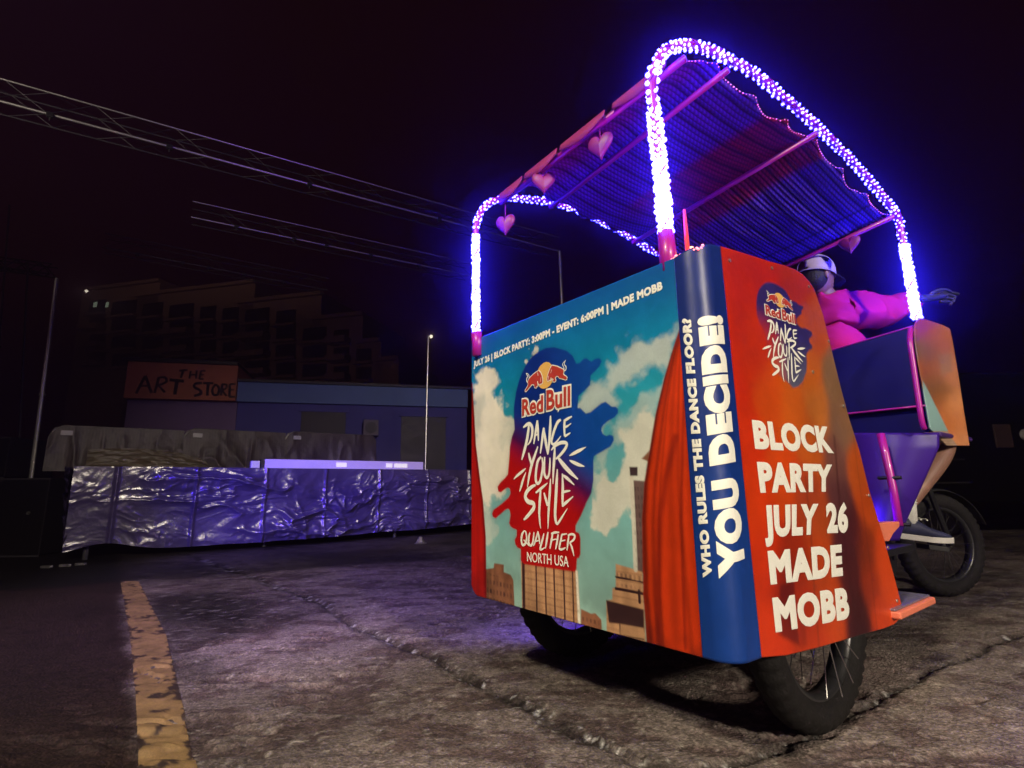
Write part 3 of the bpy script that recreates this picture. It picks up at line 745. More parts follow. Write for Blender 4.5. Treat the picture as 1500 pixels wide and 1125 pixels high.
def rear_art(u, z):
    zz = [.3, .5, .75, 1.0, 1.15, 1.3, 1.45]
    cs = np.array([alb(c) for c in ((150,180,160),(132,175,162),(105,165,160),(40,145,158),(6,125,155),(2,98,150),(0,70,140))])
    c = np.stack([np.interp(z, zz, cs[:, k]) for k in range(3)], -1)
    # a little darker and bluer towards the far corner of the print
    n1 = fbm(u * 7, z * 7, 401, 5, .55); n2 = fbm(u * 3.2 + n1, z * 3.2, 403, 4); n3 = fbm(u * 22, z * 22, 405, 4)
    cream = alb((232,222,196)); grey = alb((150,165,155))
    clouds = [([(690,562),(703,548),(712,545),(722,556),(735,600),(745,626),(756,640),(752,700),(735,735),(715,752),(700,735),(694,690)], .03, 1.),
              ([(694,735),(722,730),(728,770),(715,800),(694,790)], .03, .45),
              ([(852,600),(868,572),(905,520),(925,503),(975,488),(992,490),(985,515),(940,548),(905,585),(880,640),(858,655)], .035, .62),
              ([(872,650),(930,590),(975,560),(965,600),(915,655),(885,690),(872,690)], .03, .42),
              ([(905,632),(935,618),(962,612),(955,660),(945,705),(922,700),(912,675)], .022, .95),
              ([(873,745),(885,705),(905,715),(925,690),(945,692),(930,725),(905,755),(885,778),(873,768)], .018, .95),
              ([(765,550),(772,530),(785,520),(782,540),(772,556)], .01, .9),
              ([(868,700),(890,690),(893,720),(874,730)], .02, .55)]
    for P, sft, k in clouds:
        sft = sft * .6; d = sdist(u, z, UZ(P)) + .15 * (n1 - .5) + .07 * (n3 - .5)
        mk = (1 - smooth(-sft, sft, d)) * k * (.75 + .5 * n2)
        shade = smooth(.42, .62, n2)[..., None]
        c = P_(np.clip(mk, 0, 1), c, cream * (1 - .45 * shade) + grey * .45 * shade)
    # skyline
    tan = alb((188,140,98)); brn = alb((128,82,56)); dk = alb((52,30,30))
    tex = (.72 + .55 * fbm(u * 40, z * 12, 411, 3))[..., None]
    m_ = polym(u, z, [(711,834),(723,832),(724,825),(738,827),(738,838),(748,842),(752,850),(754,895),(711,884)], .003)
    c = P_(m_, c, brn * (.7 + .6 * vnoise(u * 60, z * 25, 413))[..., None])
    m_ = polym(u, z, [(763,822),(846,836),(851,922),(765,897)], .003); c = P_(m_, c, tan * tex)
    rows_ = (np.abs(((z * 42) % 1) - .5) > .36)
    c = P_(m_ * rows_ * .35, c, brn)
    for x_, x2, w_ in ((766.5, 768, .008), (785, 787, .0035), (798, 801, .0035), (811, 814, .0035), (825, 828, .0035), (838, 841, .003)):
        d = seg_dist(u, z, UZ([(x_, 820), (x2, 925)])); c = P_(m_ * (1 - smooth(w_ * .7, w_ * 1.4, d)), c, dk * 1.3)
    d = seg_dist(u, z, UZ([(845, 836), (849, 925)])); c = P_(m_ * (1 - smooth(.004, .008, d)), c, cream)
    m_ = polym(u, z, [(851,892),(866,899),(872,898),(881,908),(882,935),(851,926)], .003); c = P_(m_, c, brn * 1.25 * tex)
    m_ = polym(u, z, [(925,703),(946,705),(943,840),(931,837)], .003); c = P_(m_, c, alb((98,76,70)) * tex)
    m_ = polym(u, z, [(902,826),(923,832),(941,838),(946,948),(889,936),(888,880),(897,878),(897,862),(902,860)], .003); c = P_(m_, c, tan * 1.05 * tex)
    c = P_(m_ * rows_ * .3, c, brn)
    m_ = polym(u, z, [(888,879),(943,893),(944,938),(908,932),(907,914),(892,912)], .003); c = P_(m_, c, dk * (1 + .5 * n3)[..., None])
    m_ = polym(u, z, [(909,914),(943,920),(945,936),(909,930)], .003); c = P_(m_, c, tan * tex)
    for a_, b_, w_ in (((902,862),(942,870),.005), ((902,845),(942,853),.003), ((936,866),(937,882),.006)):
        c = P_(1 - smooth(w_ * .6, w_, seg_dist(u, z, UZ([a_, b_]))), c, dk)
    c = P_(1 - smooth(.006, .009, seg_dist(u, z, UZ([(925,700),(928,760),(931,834)]))), c, alb((200,192,170)))
    m_ = polym(u, z, [(922,684),(934,684),(934,697),(923,697)], .002); c = P_(m_, c, alb((60,45,45)))
    m_ = polym(u, z, [(940,672),(951,660),(950,676)], .003); c = P_(m_, c, brn)
    # tiny windows and ledges of the printed skyline
    def wins(P, nx, nz_, a, b_, k):
        m3 = polym(u, z, P, .002); wx_ = ((u * nx) % 1); wz_ = ((z * nz_) % 1)
        q3 = smooth(.25, .35, wx_) * smooth(.85, .75, wx_) * smooth(.3, .4, wz_) * smooth(.9, .8, wz_)
        hh_ = _hash(np.floor(u * nx), np.floor(z * nz_), 91)
        return m3 * q3 * k * (.4 + .8 * hh_)
    c = P_(np.clip(wins([(714,840),(750,850),(752,888),(714,878)], 46, 30, 0, 0, .7), 0, 1), c, dk)
    c = P_(np.clip(wins([(903,832),(942,842),(943,866),(903,858)], 60, 34, 0, 0, .5), 0, 1), c, dk * 1.6)
    c = P_(np.clip(wins([(768,834),(845,846),(849,915),(768,894)], 52, 60, 0, 0, .22), 0, 1), c, brn)
    c = P_(np.clip(wins([(927,712),(944,714),(942,832),(932,830)], 90, 40, 0, 0, .5), 0, 1), c, dk)
    c = P_(np.clip(wins([(853,897),(878,908),(880,930),(853,924)], 60, 40, 0, 0, .5), 0, 1), c, dk)
    # splash: blue running into red
    d = sdist(u, z, UZ(SPL))
    ua, za = uz(790, 660); ub, zb_ = uz(770, 700); uc, zc = uz(850, 700)
    # photo-like diagonal in panel metres
    q = (za - z) - (ua - u) * .55
    t = smooth(-.10, .14, q)[..., None]
    blue = alb((8,42,120)) * (1 - smooth(0, .35, (ua + .02 - u))[..., None]) + alb((2,66,140)) * smooth(0, .35, (ua + .02 - u))[..., None]
    red = alb((172,14,14)); mid = alb((70,14,70))
    col = np.where(t < .5, blue * (1 - 2 * t) + mid * 2 * t, mid * (2 - 2 * t) + red * (2 * t - 1))
    dkr = smooth(0, .10, (uz(835, 760)[0] - u))[..., None] * smooth(uz(840, 720)[1], uz(840, 770)[1], z)[..., None]
    col = col * (1 - .65 * dkr)
    glow_ = np.exp(-np.clip(d, 0, 1) / .012) * .30
    c = P_(glow_ * (1 - t[..., 0] * .2), c, col * .6)
    c = P_(1 - smooth(-.002, .003, d), c, col)
    # red stage curtains at both sides
    LCL = [(680,545),(692,561),(695,610),(697,650),(703,700),(707.6,733),(711.7,788),(713,900),(680,900)]
    RCL = [(1000,470),(991,494),(982,522),(973,553),(960,607),(949,673),(944,705),(940.5,760),(941,800),(942,870),(945,910),(948,955),(1040,975),(1030,700),(1010,480)]
    for P in (LCL, RCL):
        m_ = 1 - smooth(-.003, .003, sdist(u, z, UZ(P)))
        ev = np.array(sorted([(q_[1], q_[0]) for q_ in UZ([(991,494),(982,522),(973,553),(960,607),(949,673),(944,705),(940.5,760),(941,800),(942,870),(945,910),(948,955)])]))
        fr2 = (np.interp(z, ev[:, 0], ev[:, 1]) - u) / np.clip(np.interp(z, ev[:, 0], ev[:, 1]) - .075, .03, 1)
        if P is LCL: fr2 = (u - 1.09) * 14
        fold = np.ones_like(u)
        for fc, fw, fk in ((.06, .05, .55), (.24, .06, .5), (.33, .03, .35), (.52, .09, .30), (.74, .05, .35), (.92, .06, .25), (1.3, .1, .3)):
            fold = fold - fk * np.exp(-((fr2 - fc - .03 * np.sin(z * 5 + fc * 9)) / fw) ** 2)
        fold = np.clip(fold + .12 * (fbm(fr2 * 5, z * 1.5, 431, 3) - .5), .2, 1.1)
        base_ = alb((205,58,14))
        cc = base_ * fold[..., None] * np.array([1, .9, .9])
        if P is LCL: cc = alb((170,22,14)) * (.55 + .55 * fold)[..., None]
        edge = smooth(-.03, -.003, sdist(u, z, UZ(P)))
        cc = cc * (1 - .55 * edge)[..., None]
        c = P_(m_, c, cc)
    for P, w_ in (([(990,640),(975,700),(967,760),(964,860),(966,950)], .012), ([(1003,560),(1000,640),(998,760),(1004,950)], .006)):
        d = seg_dist(u, z, UZ(P)); c = P_((1 - smooth(0, w_ * 1.6, d)) * .55 * (1 - smooth(-.003, .003, sdist(u, z, UZ(RCL)))), c, alb((95,12,8)))
    dirt = smooth(.62, .32, z) * smooth(.42, .62, fbm(u * 9, z * 7, 441, 4)) * .35
    c = c * (1 - dirt)[..., None]
    return np.clip(c, .003, .85)

def rbf(u, z, anchors, sg=.07):
    W = 0; Csum = 0
    for (x, y, c) in anchors:
        a, b = uz(x, y); wq = np.exp(-((u - a) ** 2 + (z - b) ** 2) / (2 * sg * sg)) + 1e-9
        W = W + wq; Csum = Csum + wq[..., None] * alb(c)
    return Csum / W[..., None]

SIDE_A = [(1075,385,(182,34,4)),(1120,400,(172,30,2)),(1165,420,(168,40,4)),(1068,480,(178,34,2)),(1070,560,(184,36,2)),(1090,640,(192,44,6)),(1100,520,(180,40,4)),(1130,580,(190,66,10)),(1190,480,(178,72,12)),(1185,540,(186,88,20)),(1160,600,(190,84,18)),(1200,600,(178,98,36)),(1222,560,(120,86,56)),(1228,620,(112,80,62)),(1235,610,(130,88,55)),(1190,650,(180,80,22)),(1222,670,(104,62,52)),(1150,700,(192,62,12)),(1110,740,(198,52,8)),(1120,830,(196,46,8)),(1128,930,(206,52,10)),(1185,730,(160,58,28)),(1200,760,(168,66,24)),(1230,730,(84,44,44)),(1236,790,(70,28,34)),(1244,840,(74,22,24)),(1255,900,(60,14,18)),(1262,920,(56,12,16)),(1258,690,(170,72,22)),(1270,740,(178,66,18)),(1268,800,(120,40,16)),(1278,860,(150,44,14)),(1290,905,(196,58,16)),(1308,880,(206,66,18)),(1295,820,(196,64,18)),(1300,850,(205,66,18)),(1200,820,(184,62,16)),(1210,860,(178,60,14)),(1220,900,(196,66,18)),(1170,820,(150,38,12)),(1180,890,(170,44,12)),(1200,935,(196,56,12)),(1150,860,(140,28,10)),(1250,780,(72,26,30))]
def side_art(u, z):
    c = rbf(u, z, SIDE_A, .045)
    n = fbm(u * 6, z * 3, 421, 4)
    c = c * (.88 + .24 * n)[..., None]
    for P, k in (([(1143,858),(1163,850),(1166,900),(1172,946),(1150,935),(1140,928)], .75), ([(1166,880),(1178,900),(1182,945),(1174,950)], .4)):
        c = P_(polym(u, z, P, .010) * k, c, alb((84,8,10)))
    for P, w_, k in (([(1180,700),(1187,770),(1192,850),(1200,950)], .012, .35), ([(1222,640),(1232,760),(1246,860),(1258,930)], .016, .45), ([(1250,640),(1262,730),(1275,830),(1285,925)], .010, .25)):
        c = P_((1 - smooth(0, w_, seg_dist(u, z, UZ(P)))) * k, c, alb((50,12,16)))
    # emblem ground: blue, fading out to the lower left
    z4 = lambda x, y: (1080 + x / 6.25, 400 + y / 6.25)
    SP2 = [z4(*p) for p in ((285,84),(330,92),(370,110),(410,135),(440,160),(470,210),(490,258),(510,255),(540,268),(560,290),(605,305),(605,325),(585,345),(592,372),(570,385),(548,410),(540,425),(545,460),(570,492),(595,505),(620,503),(650,520),(680,538),(688,560),(680,580),(655,605),(665,640),(685,662),(688,690),(660,705),(640,725),(632,750),(636,820),(632,900),(600,990),(560,1035),(510,1050),(475,1010),(400,950),(330,880),(300,800),(285,700),(262,620),(240,520),(200,450),(180,380),(176,330),(176,260),(182,200),(200,150),(225,115),(255,92))]
    d = sdist(u, z, UZ(SP2))
    ua, za = uz(*z4(300, 560)); ub, zb_ = uz(*z4(620, 900))
    fade = smooth(.00, -.16, (u - ua) + (za - z) * .2 - .06)       # lower left fades to orange
    keep = np.clip(smooth(za - .02, za + .10, z) + smooth(0, .12, ua - u), 0, 1)
    blue = alb((20,34,92)); gb = alb((84,92,110))
    k = smooth(za + .05, za - .22, z)[..., None]
    c = P_((1 - smooth(-.004, .005, d)) * (.15 + .80 * keep), c, blue * (1 - k) + gb * k)
    return np.clip(c, .003, .85)

NV = 380
zz_ = np.linspace(ZB, ZT, NV)
tt = np.linspace(0, 1, 420)
uedge = uL0 + (uL1 - uL0) * (zz_ - ZB) / (ZT - ZB)
Ug = uedge[None, :] + (WID - uedge)[None, :] * tt[:, None]; Zg = np.repeat(zz_[None, :], len(tt), 0)
# rounded lower far corner
cut = np.clip((Ug - (WID - .05)) / .05, 0, 1); Zs = Zg + (ZT - Zg) / (ZT - ZB) * .035 * cut ** 2
def shell(name, U_, Z_, art, lab=None, off=-1):
    V = surf_np(U_.ravel(), Z_.ravel()); # gentle bulge of the sheet
    c = art(U_.ravel(), Z_.ravel())
    o = fast_mesh(name, V, gridf(*U_.shape), m_print, parent=ped, colors={'print': c})
    s = o.modifiers.new('thick', 'SOLIDIFY'); s.thickness = .009; s.offset = off
    if lab: o['label'] = lab
    return o
o = shell('rear_panel', Ug, Zs, rear_art, 'rear poster panel with city skyline under a teal sky', off=1)
# side panel: outline measured from the photo, between zbot(f) and ztop(f)
topP = [uz(*p) for p in ((1056,361),(1090,371),(1128,383),(1150,389),(1165,395),(1176,402),(1186,413),(1193,424),(1205,459),(1219,516),(1233,573),(1244,613),(1259,660),(1273,717),(1296,793),(1315,864),(1320,884))]
botP = [uz(*p) for p in ((1116,963),(1152,960),(1197,949),(1248,934),(1296,920),(1310,914),(1317,907),(1320,893))]
tp = np.array([(-a, b) for a, b in topP]); bp_ = np.array([(-a, b) for a, b in botP])
fmax = max(tp[:, 0].max(), bp_[:, 0].max())
NF = 380
s_ = np.linspace(0, 1, NF); fedge0 = -uR1; 
fg = -min(uR0, uR1) * 0
ff = (-uR0) + (fmax - (-uR0)) * s_
order = np.argsort(tp[:, 0]); ztop_ = np.interp(ff, tp[order, 0], tp[order, 1]); order = np.argsort(bp_[:, 0]); zbot_ = np.interp(ff, bp_[order, 0], bp_[order, 1])
ztop_ = np.maximum(ztop_, zbot_ + .002)
q_ = np.linspace(0, 1, 300)
Zq = zbot_[:, None] + (ztop_ - zbot_)[:, None] * q_[None, :]
shear = (uR0 - uR1) * (Zq - ZB) / (ZT - ZB) * (1 - smooth(0, .3, ff - ff[0]))[:, None]
Fq_ = ff[:, None] + shear
shell('side_panel', -Fq_, Zq, side_art, 'orange side poster panel with emblem and event date lettering')
# blue corner strip wrapping the rounded corner
t2 = np.linspace(0, 1, 60); z2 = np.linspace(0, 1, 160)
zb2 = lambda t: ZB + 0 * t
Uc = np.zeros((60, 160)); Zc = np.zeros((60, 160))
for j, q in enumerate(z2):
    a = uL0 + (uL1 - uL0) * q; b = uR0 + (uR1 - uR0) * q
    Uc[:, j] = a + (b - a) * t2
    zlo = ZB + (zbot_[0] - ZB) * t2; zhi = ZT + (ztop_[0] - ZT) * t2
    Zc[:, j] = zlo + (zhi - zlo) * q
def strip_art(u, z):
    a = alb((2,52,120)); b = alb((12,36,100)); k = smooth(.5, 1.2, z)[..., None]
    return a * (1 - k) + b * k + 0 * u[..., None]
m_strip = attr_mat('blue_gloss_vinyl', .42, coat=.25, speck=.05); m_strip.node_tree.nodes['Principled BSDF'].inputs['Coat Roughness'].default_value = .38
V = surf_np(Uc.ravel(), Zc.ravel(), .0012)
o = fast_mesh('corner_strip', V, gridf(60, 160), m_strip, parent=ped, colors={'print': strip_art(Uc.ravel(), Zc.ravel())}); s = o.modifiers.new('thick', 'SOLIDIFY'); s.thickness = .009; s.offset = -1
o['label'] = 'dark blue rounded corner strip with vertical lettering'
# screws on the side panel
for (px, py) in ((1130,393),(1184,420),(1213,500),(1235,595),(1272,726),(1300,802),(1313,880),(1190,545),(1068,382)):
    a = uz(px, py); p = surf(a[0], a[1], .0)
    MB().tube([(p[0], -.001, p[2]), (p[0], -.004, p[2])], .006, 8).build('screw', 'steel', ped)

# ---- lettering
_tc = {}
def text_mesh(s, bold=.0):
    k = (s, bold)
    if k in _tc: return _tc[k]
    c = bpy.data.curves.new('t', 'FONT'); c.body = s; c.space_character = 1 + bold * 1.6; c.resolution_u = 4
    c.bevel_depth = bold; c.bevel_resolution = 0
    o = bpy.data.objects.new('t', c); COL.objects.link(o)
    dg = bpy.context.evaluated_depsgraph_get(); me = o.evaluated_get(dg).to_mesh()
    V = np.array([v.co[:] for v in me.vertices]); Fc = [tuple(p.vertices) for p in me.polygons]
    o.evaluated_get(dg).to_mesh_clear(); bpy.data.objects.remove(o)
    _tc[k] = (V, Fc); return V, Fc
CAPH = text_mesh('H')[0][:, 1].max()
def letters(name, s, quad, m, parent, mapf, bold=.0, lift=.0008, nb=0, label=None, thick=.0007):
    """quad = TL, TR, BR, BL in surface coords of the cap-height box"""
    V, Fc = text_mesh(s, bold); x0, x1 = V[:, 0].min(), V[:, 0].max()
    TL, TR, BR, BL = [np.array(q) for q in quad]
    bm = bmesh.new(); vs = [bm.verts.new(v) for v in V]
    for f in Fc:
        if bold > 0 and all(V[j][2] < -bold * .5 for j in f): continue
        try: bm.faces.new([vs[j] for j in f])
        except ValueError: pass
    for k in range(nb):
        yv = CAPH * (k + .5) / nb
        bmesh.ops.bisect_plane(bm, geom=bm.verts[:] + bm.edges[:] + bm.faces[:], plane_co=(0, yv, 0), plane_no=(0, 1, 0))
    ylo = -bold; yhi = CAPH + bold
    for v in bm.verts:
        a = (v.co.x - x0) / (x1 - x0); b = (v.co.y - ylo) / (yhi - ylo)
        P = (BL * (1 - a) + BR * a) * (1 - b) + (TL * (1 - a) + TR * a) * b
        zt = (v.co.z / bold * .5 + .5) if bold > 0 else 1
        v.co = Vector(mapf(P[0], P[1], lift + thick * (zt - .5)))
    me = bpy.data.meshes.new(name); bm.to_mesh(me); bm.free(); me.materials.append(MAT[m] if isinstance(m, str) else m)
    o = bpy.data.objects.new(name, me); COL.objects.link(o); o.parent = parent
    if label: o['label'] = label
    return o
z5 = lambda x, y: (960 + x / 3.516, 340 + y / 3.516)
z6 = lambda x, y: (960 + x / 3.126, 640 + y / 3.126)
z8 = lambda x, y: (980 + x / 5.115, 440 + y / 5.115)
def Q(*p): return [uz(*a) for a in p]
BW = [('BLOCK', Q(z5(495, 967), z5(892, 1003), z6(817, 75), z6(456, 55))),
      ('PARTY', Q(z6(463, 114), z6(808, 127), z6(806, 251), z6(480, 256))),
      ('JULY', Q(z6(488, 313), z6(746, 306), z6(738, 446), z6(500, 461))),
      ('26', Q(z6(778, 303), z6(880, 304), z6(882, 438), z6(786, 441))),
      ('MADE', Q(z6(512, 522), z6(852, 492), z6(858, 636), z6(527, 677))),
      ('MOBB', Q(z6(533, 737), z6(880, 687), z6(890, 832), z6(550, 896)))]
for s, q in BW: letters('lettering', s, q, 'ink_cream', ped, surf, bold=.060)
letters('lettering', 'YOU DECIDE!', Q((1056, 849), (1024, 463), (1057, 462.5), (1091.5, 838)), 'ink_cream', ped, surf, bold=.078, lift=.0024, nb=10)
letters('lettering', 'WHO RULES THE DANCE FLOOR?', Q((1030.5, 846), (999.5, 467), (1013.8, 466), (1045.5, 845)), 'ink_cream', ped, surf, bold=.07, lift=.0024, nb=3)
letters('lettering', 'JULY 26 | BLOCK PARTY: 3:00PM - EVENT: 6:00PM | MADE MOBB', Q((694, 529.3), (970, 411.6), (970.8, 424.2), (694, 538.6)), 'ink_cream', ped, surf, bold=.060)
z3 = lambda x, y: (710 + x / 8.333, 720 + y / 8.333)
letters('lettering', 'NORTH USA', Q(z3(520, 737), z3(1028, 792), z3(1030, 922), z3(522, 852)), 'ink_cream', ped, surf, bold=.004, lift=.0016)
# brand wordmark: cream outline under red letters
zb5 = lambda x, y: (755 + x / 11.25, 515 + y / 11.25)
zr2 = lambda x, y: (710 + x / 6.25, 600 + y / 6.25)
def logo_uz(fn):
    return fn
# similarity from the rear emblem to the smaller emblem on the side
A0, A1 = np.array(uz(812, 509)), np.array(uz(792, 774))
B0, B1 = np.array(uz(1126, 414)), np.array(uz(1149.5, 560))
SC_ = (B0[1] - B1[1]) / (A0[1] - A1[1])
ra = np.array(uz(853.7, 653)) - np.array(uz(753, 703)); rb = np.array(uz(1176, 506)) - np.array(uz(1116.5, 513.5))
SCX = abs(rb[0] / ra[0])
a_c = (np.array(uz(853.7, 653)) + np.array(uz(753, 703))) / 2; b_c = (np.array(uz(1176, 506)) + np.array(uz(1116.5, 513.5))) / 2
def to_side(p):
    return (b_c[0] + (p[0] - a_c[0]) * SCX, B0[1] + (p[1] - A0[1]) * SC_)
def emblem(place, sc_w, tag):
    cv = lambda fn: (lambda x, y: place(uz(*fn(x, y))))
    # cream outlined wordmark
    for s, box in (('Red', ((118, 792), (466, 715), (466, 988), (118, 1066))), ('Bull', ((520, 640), (912, 562), (912, 888), (520, 968)))):
        qd = [place(uz(*zb5(*p))) for p in box]
        TLq, TRq, BRq, BLq = [np.array(t_) for t_ in qd]
        cw = (TRq - TLq) * .035; chh = (TLq - BLq) * .09
        quad2 = [TLq - cw + chh, TRq + cw + chh, BRq + cw - chh, BLq - cw - chh]
        letters('wordmark', s, quad2, 'ink_cream', ped, surf, bold=.14, lift=.0013)
        letters('wordmark', s, qd, 'ink_red', ped, surf, bold=.03, lift=.0030, label='red lettering on cream outline')
    # sun disc and two charging bulls
    def poly(pts, m, lift, nm):
        P = [surf(*place(uz(*zb5(*p))), lift) for p in pts]
        me = bpy.data.meshes.new(nm); me.from_pydata(P, [], [tuple(range(len(P)))]); me.materials.append(MAT[m])
        bm = bmesh.new(); bm.from_mesh(me); bmesh.ops.triangulate(bm, faces=bm.faces); bm.to_mesh(me); bm.free()
        o = bpy.data.objects.new(nm, me); COL.objects.link(o); o.parent = ped
    sun = [(375,310),(395,265),(425,225),(465,190),(510,170),(560,180),(590,205),(625,250),(640,320),(630,420),(605,510),(570,565),(530,595),(470,615),(420,600),(385,560),(365,480),(362,390)]
    b1 = [(390,318),(360,335),(300,380),(250,430),(222,470),(212,500),(222,530),(215,565),(190,605),(163,655),(195,645),(228,600),(255,570),(275,540),(300,540),(322,548),(318,575),(338,598),(352,592),(345,570),(372,575),(380,545),(372,520),(395,530),(412,548),(425,525),(440,530),(455,500),(452,440),(440,390),(420,345)]
    b2 = [(612,230),(650,238),(695,248),(745,272),(790,292),(806,315),(800,345),(795,372),(815,395),(848,415),(858,440),(840,465),(805,452),(760,440),(728,432),(715,405),(690,400),(665,425),(662,450),(675,470),(660,498),(618,492),(632,478),(640,455),(610,440),(592,470),(560,468),(552,488),(535,480),(533,440),(545,385),(560,340),(585,275)]
    poly(sun, 'ink_yellow', .0016, 'sun_disc')
    mb = MB(); strokes(mb, [[(p[0], p[1], 24) for p in b1 + b1[:1]][i:i + 2] for i in range(len(b1))], cv(zb5), surf, .0019, .00001)
    strokes(mb, [[(p[0], p[1], 24) for p in b2 + b2[:1]][i:i + 2] for i in range(len(b2))], cv(zb5), surf, .0021, .00001)
    strokes(mb, [[(222,520,14),(195,490,14),(195,440,13),(212,410,12),(195,380,10),(185,362,8)], [(235,460,12),(232,400,12),(215,370,10),(180,360,8)], [(800,325,14),(838,300,14),(842,250,14),(815,215,12),(825,165,11),(837,138,8)], [(812,300,12),(800,250,12),(785,210,11),(815,165,9)]], cv(zb5), surf, .0023, .00003)
    mb.build('bull_outline', 'ink_cream', ped)
    poly(b1, 'ink_red', .0029, 'bull_figure'); poly(b2, 'ink_red', .0029, 'bull_figure')
    mb = MB(); strokes(mb, [[(375,350,10),(385,400,6)],[(560,400,8),(548,470,5)],[(610,300,9),(590,360,5)],[(430,430,8),(425,500,5)],[(375,490,16),(385,560,9)],[(600,430,16),(590,470,8)]], cv(zb5), surf, .0032, .00003)
    mb.build('bull_highlight', 'ink_cream', ped)
    W_ = {
     'D': [[(408,125,16),(402,200,26),(385,300,28),(362,390,26),(342,460,12)], [(356,165,12),(385,140,24),(415,130,26),(438,165,26),(437,230,24),(420,290,18),(395,325,8)]],
     'A': [[(486,98,20),(478,150,24),(465,230,22),(452,315,12)], [(484,105,20),(490,180,24),(495,285,12)], [(458,240,13),(498,222,10)]],
     'N': [[(545,165,20),(535,230,26),(524,320,22),(512,402,12)], [(542,170,18),(556,260,26),(572,350,26),(582,412,14)], [(606,56,14),(604,150,28),(596,280,26),(584,405,12)]],
     'C': [[(700,92,18),(672,115,26),(645,175,26),(625,240,24),(615,300,22),(635,318,20),(665,290,15),(702,240,6)]],
     'E': [[(735,92,22),(732,160,24),(735,245,18)], [(736,100,22),(770,80,20),(802,62,10)], [(728,168,16),(762,150,16),(795,126,7)], [(735,243,22),(765,228,16),(788,212,8)]],
     'Y': [[(405,395,12),(415,440,24),(432,500,22)], [(490,338,12),(462,420,24),(435,500,26),(412,600,24),(394,712,10)]],
     'O': [[(520,432,16),(490,470,24),(475,550,24),(470,630,24),(482,675,24),(508,660,22),(525,590,22),(535,510,20),(528,440,16)]],
     'U': [[(552,432,14),(548,520,22),(550,590,24),(572,625,22),(592,590,20),(600,500,20),(600,440,12)]],
     'R': [[(645,345,16),(640,450,28),(632,560,24),(628,682,8)], [(612,372,10),(650,330,24),(705,302,28),(752,308,26),(745,350,26),(700,410,24),(655,452,14)], [(668,430,16),(720,500,36),(785,572,34),(858,638,10)]],
     'S': [[(470,690,14),(430,710,26),(390,750,30),(375,800,32),(400,842,34),(448,858,32),(452,900,32),(420,945,28),(385,985,24),(360,1008,12)]],
     'T': [[(470,762,12),(520,722,22),(578,672,8)], [(515,740,18),(508,830,26),(503,940,22),(508,1030,16),(516,1088,6)]],
     'Y2': [[(545,760,12),(560,810,24),(580,880,24)], [(606,632,10),(600,740,24),(592,860,24),(586,980,20),(583,1092,6)]],
     'L': [[(668,545,12),(662,660,28),(655,800,30),(648,930,28),(652,1010,26),(668,1045,20),(700,1000,18),(760,905,6)]],
     'E2': [[(714,585,12),(718,700,26),(716,800,26),(716,890,14)], [(716,600,14),(760,630,26),(824,690,8)], [(722,755,18),(750,748,18),(788,742,8)], [(716,880,22),(750,850,24),(814,795,8)]],
     'k1': [[(778,422,6),(820,400,24),(875,372,26),(932,342,4)]], 'k2': [[(778,464,6),(810,480,24),(865,505,26),(917,520,6)]],
     'k3': [[(268,638,6),(300,605,18),(345,568,20),(380,538,6)]], 'k4': [[(322,750,8),(338,700,20),(355,640,20),(380,574,5)]]}
    for k, S in W_.items():
        mb = MB(); strokes(mb, S, cv(zr2), surf, .0016 if True else 0, .00012); mb.build('brush_letter' if k[0] != 'k' else 'accent_mark', 'ink_cream', ped)
emblem(lambda p: p, 1, 'rear')
emblem(to_side, 1, 'side')
QL = {'Q': [[(490,475,12),(462,520,26),(452,590,26),(465,648,26),(495,640,24),(515,580,22),(508,500,20),(488,478,12)], [(480,590,14),(545,655,16)]],
 'U': [[(556,500,16),(540,570,26),(545,640,26),(575,655,24),(595,600,24),(606,495,14)]],
 'A': [[(655,485,16),(632,570,24),(600,665,14)], [(655,488,16),(668,560,24),(676,640,14)], [(615,610,14),(670,595,14)]],
 'L': [[(728,510,14),(708,590,26),(682,690,24),(695,708,20),(745,680,8)]],
 'I': [[(778,492,16),(762,590,28),(745,695,14)]],
 'F': [[(835,505,18),(820,590,28),(800,695,14)], [(815,515,16),(860,500,24),(915,498,12)], [(822,592,16),(882,580,10)]],
 'I2': [[(902,520,18),(888,610,28),(870,705,14)]],
 'E': [[(948,520,18),(932,600,26),(915,690,22),(945,705,22),(992,685,10)], [(945,525,18),(1008,515,12)], [(935,605,16),(990,592,10)]],
 'R': [[(1032,525,16),(1022,610,26),(1008,718,14)], [(1018,535,14),(1062,520,24),(1102,535,26),(1092,585,24),(1040,625,18)], [(1042,622,18),(1072,690,26),(1095,790,8)]]}
for k, S in QL.items():
    mb = MB(); strokes(mb, S, lambda x, y: uz(*z3(x, y)), surf, .0016, .00012); mb.build('brush_letter', 'ink_cream', ped)

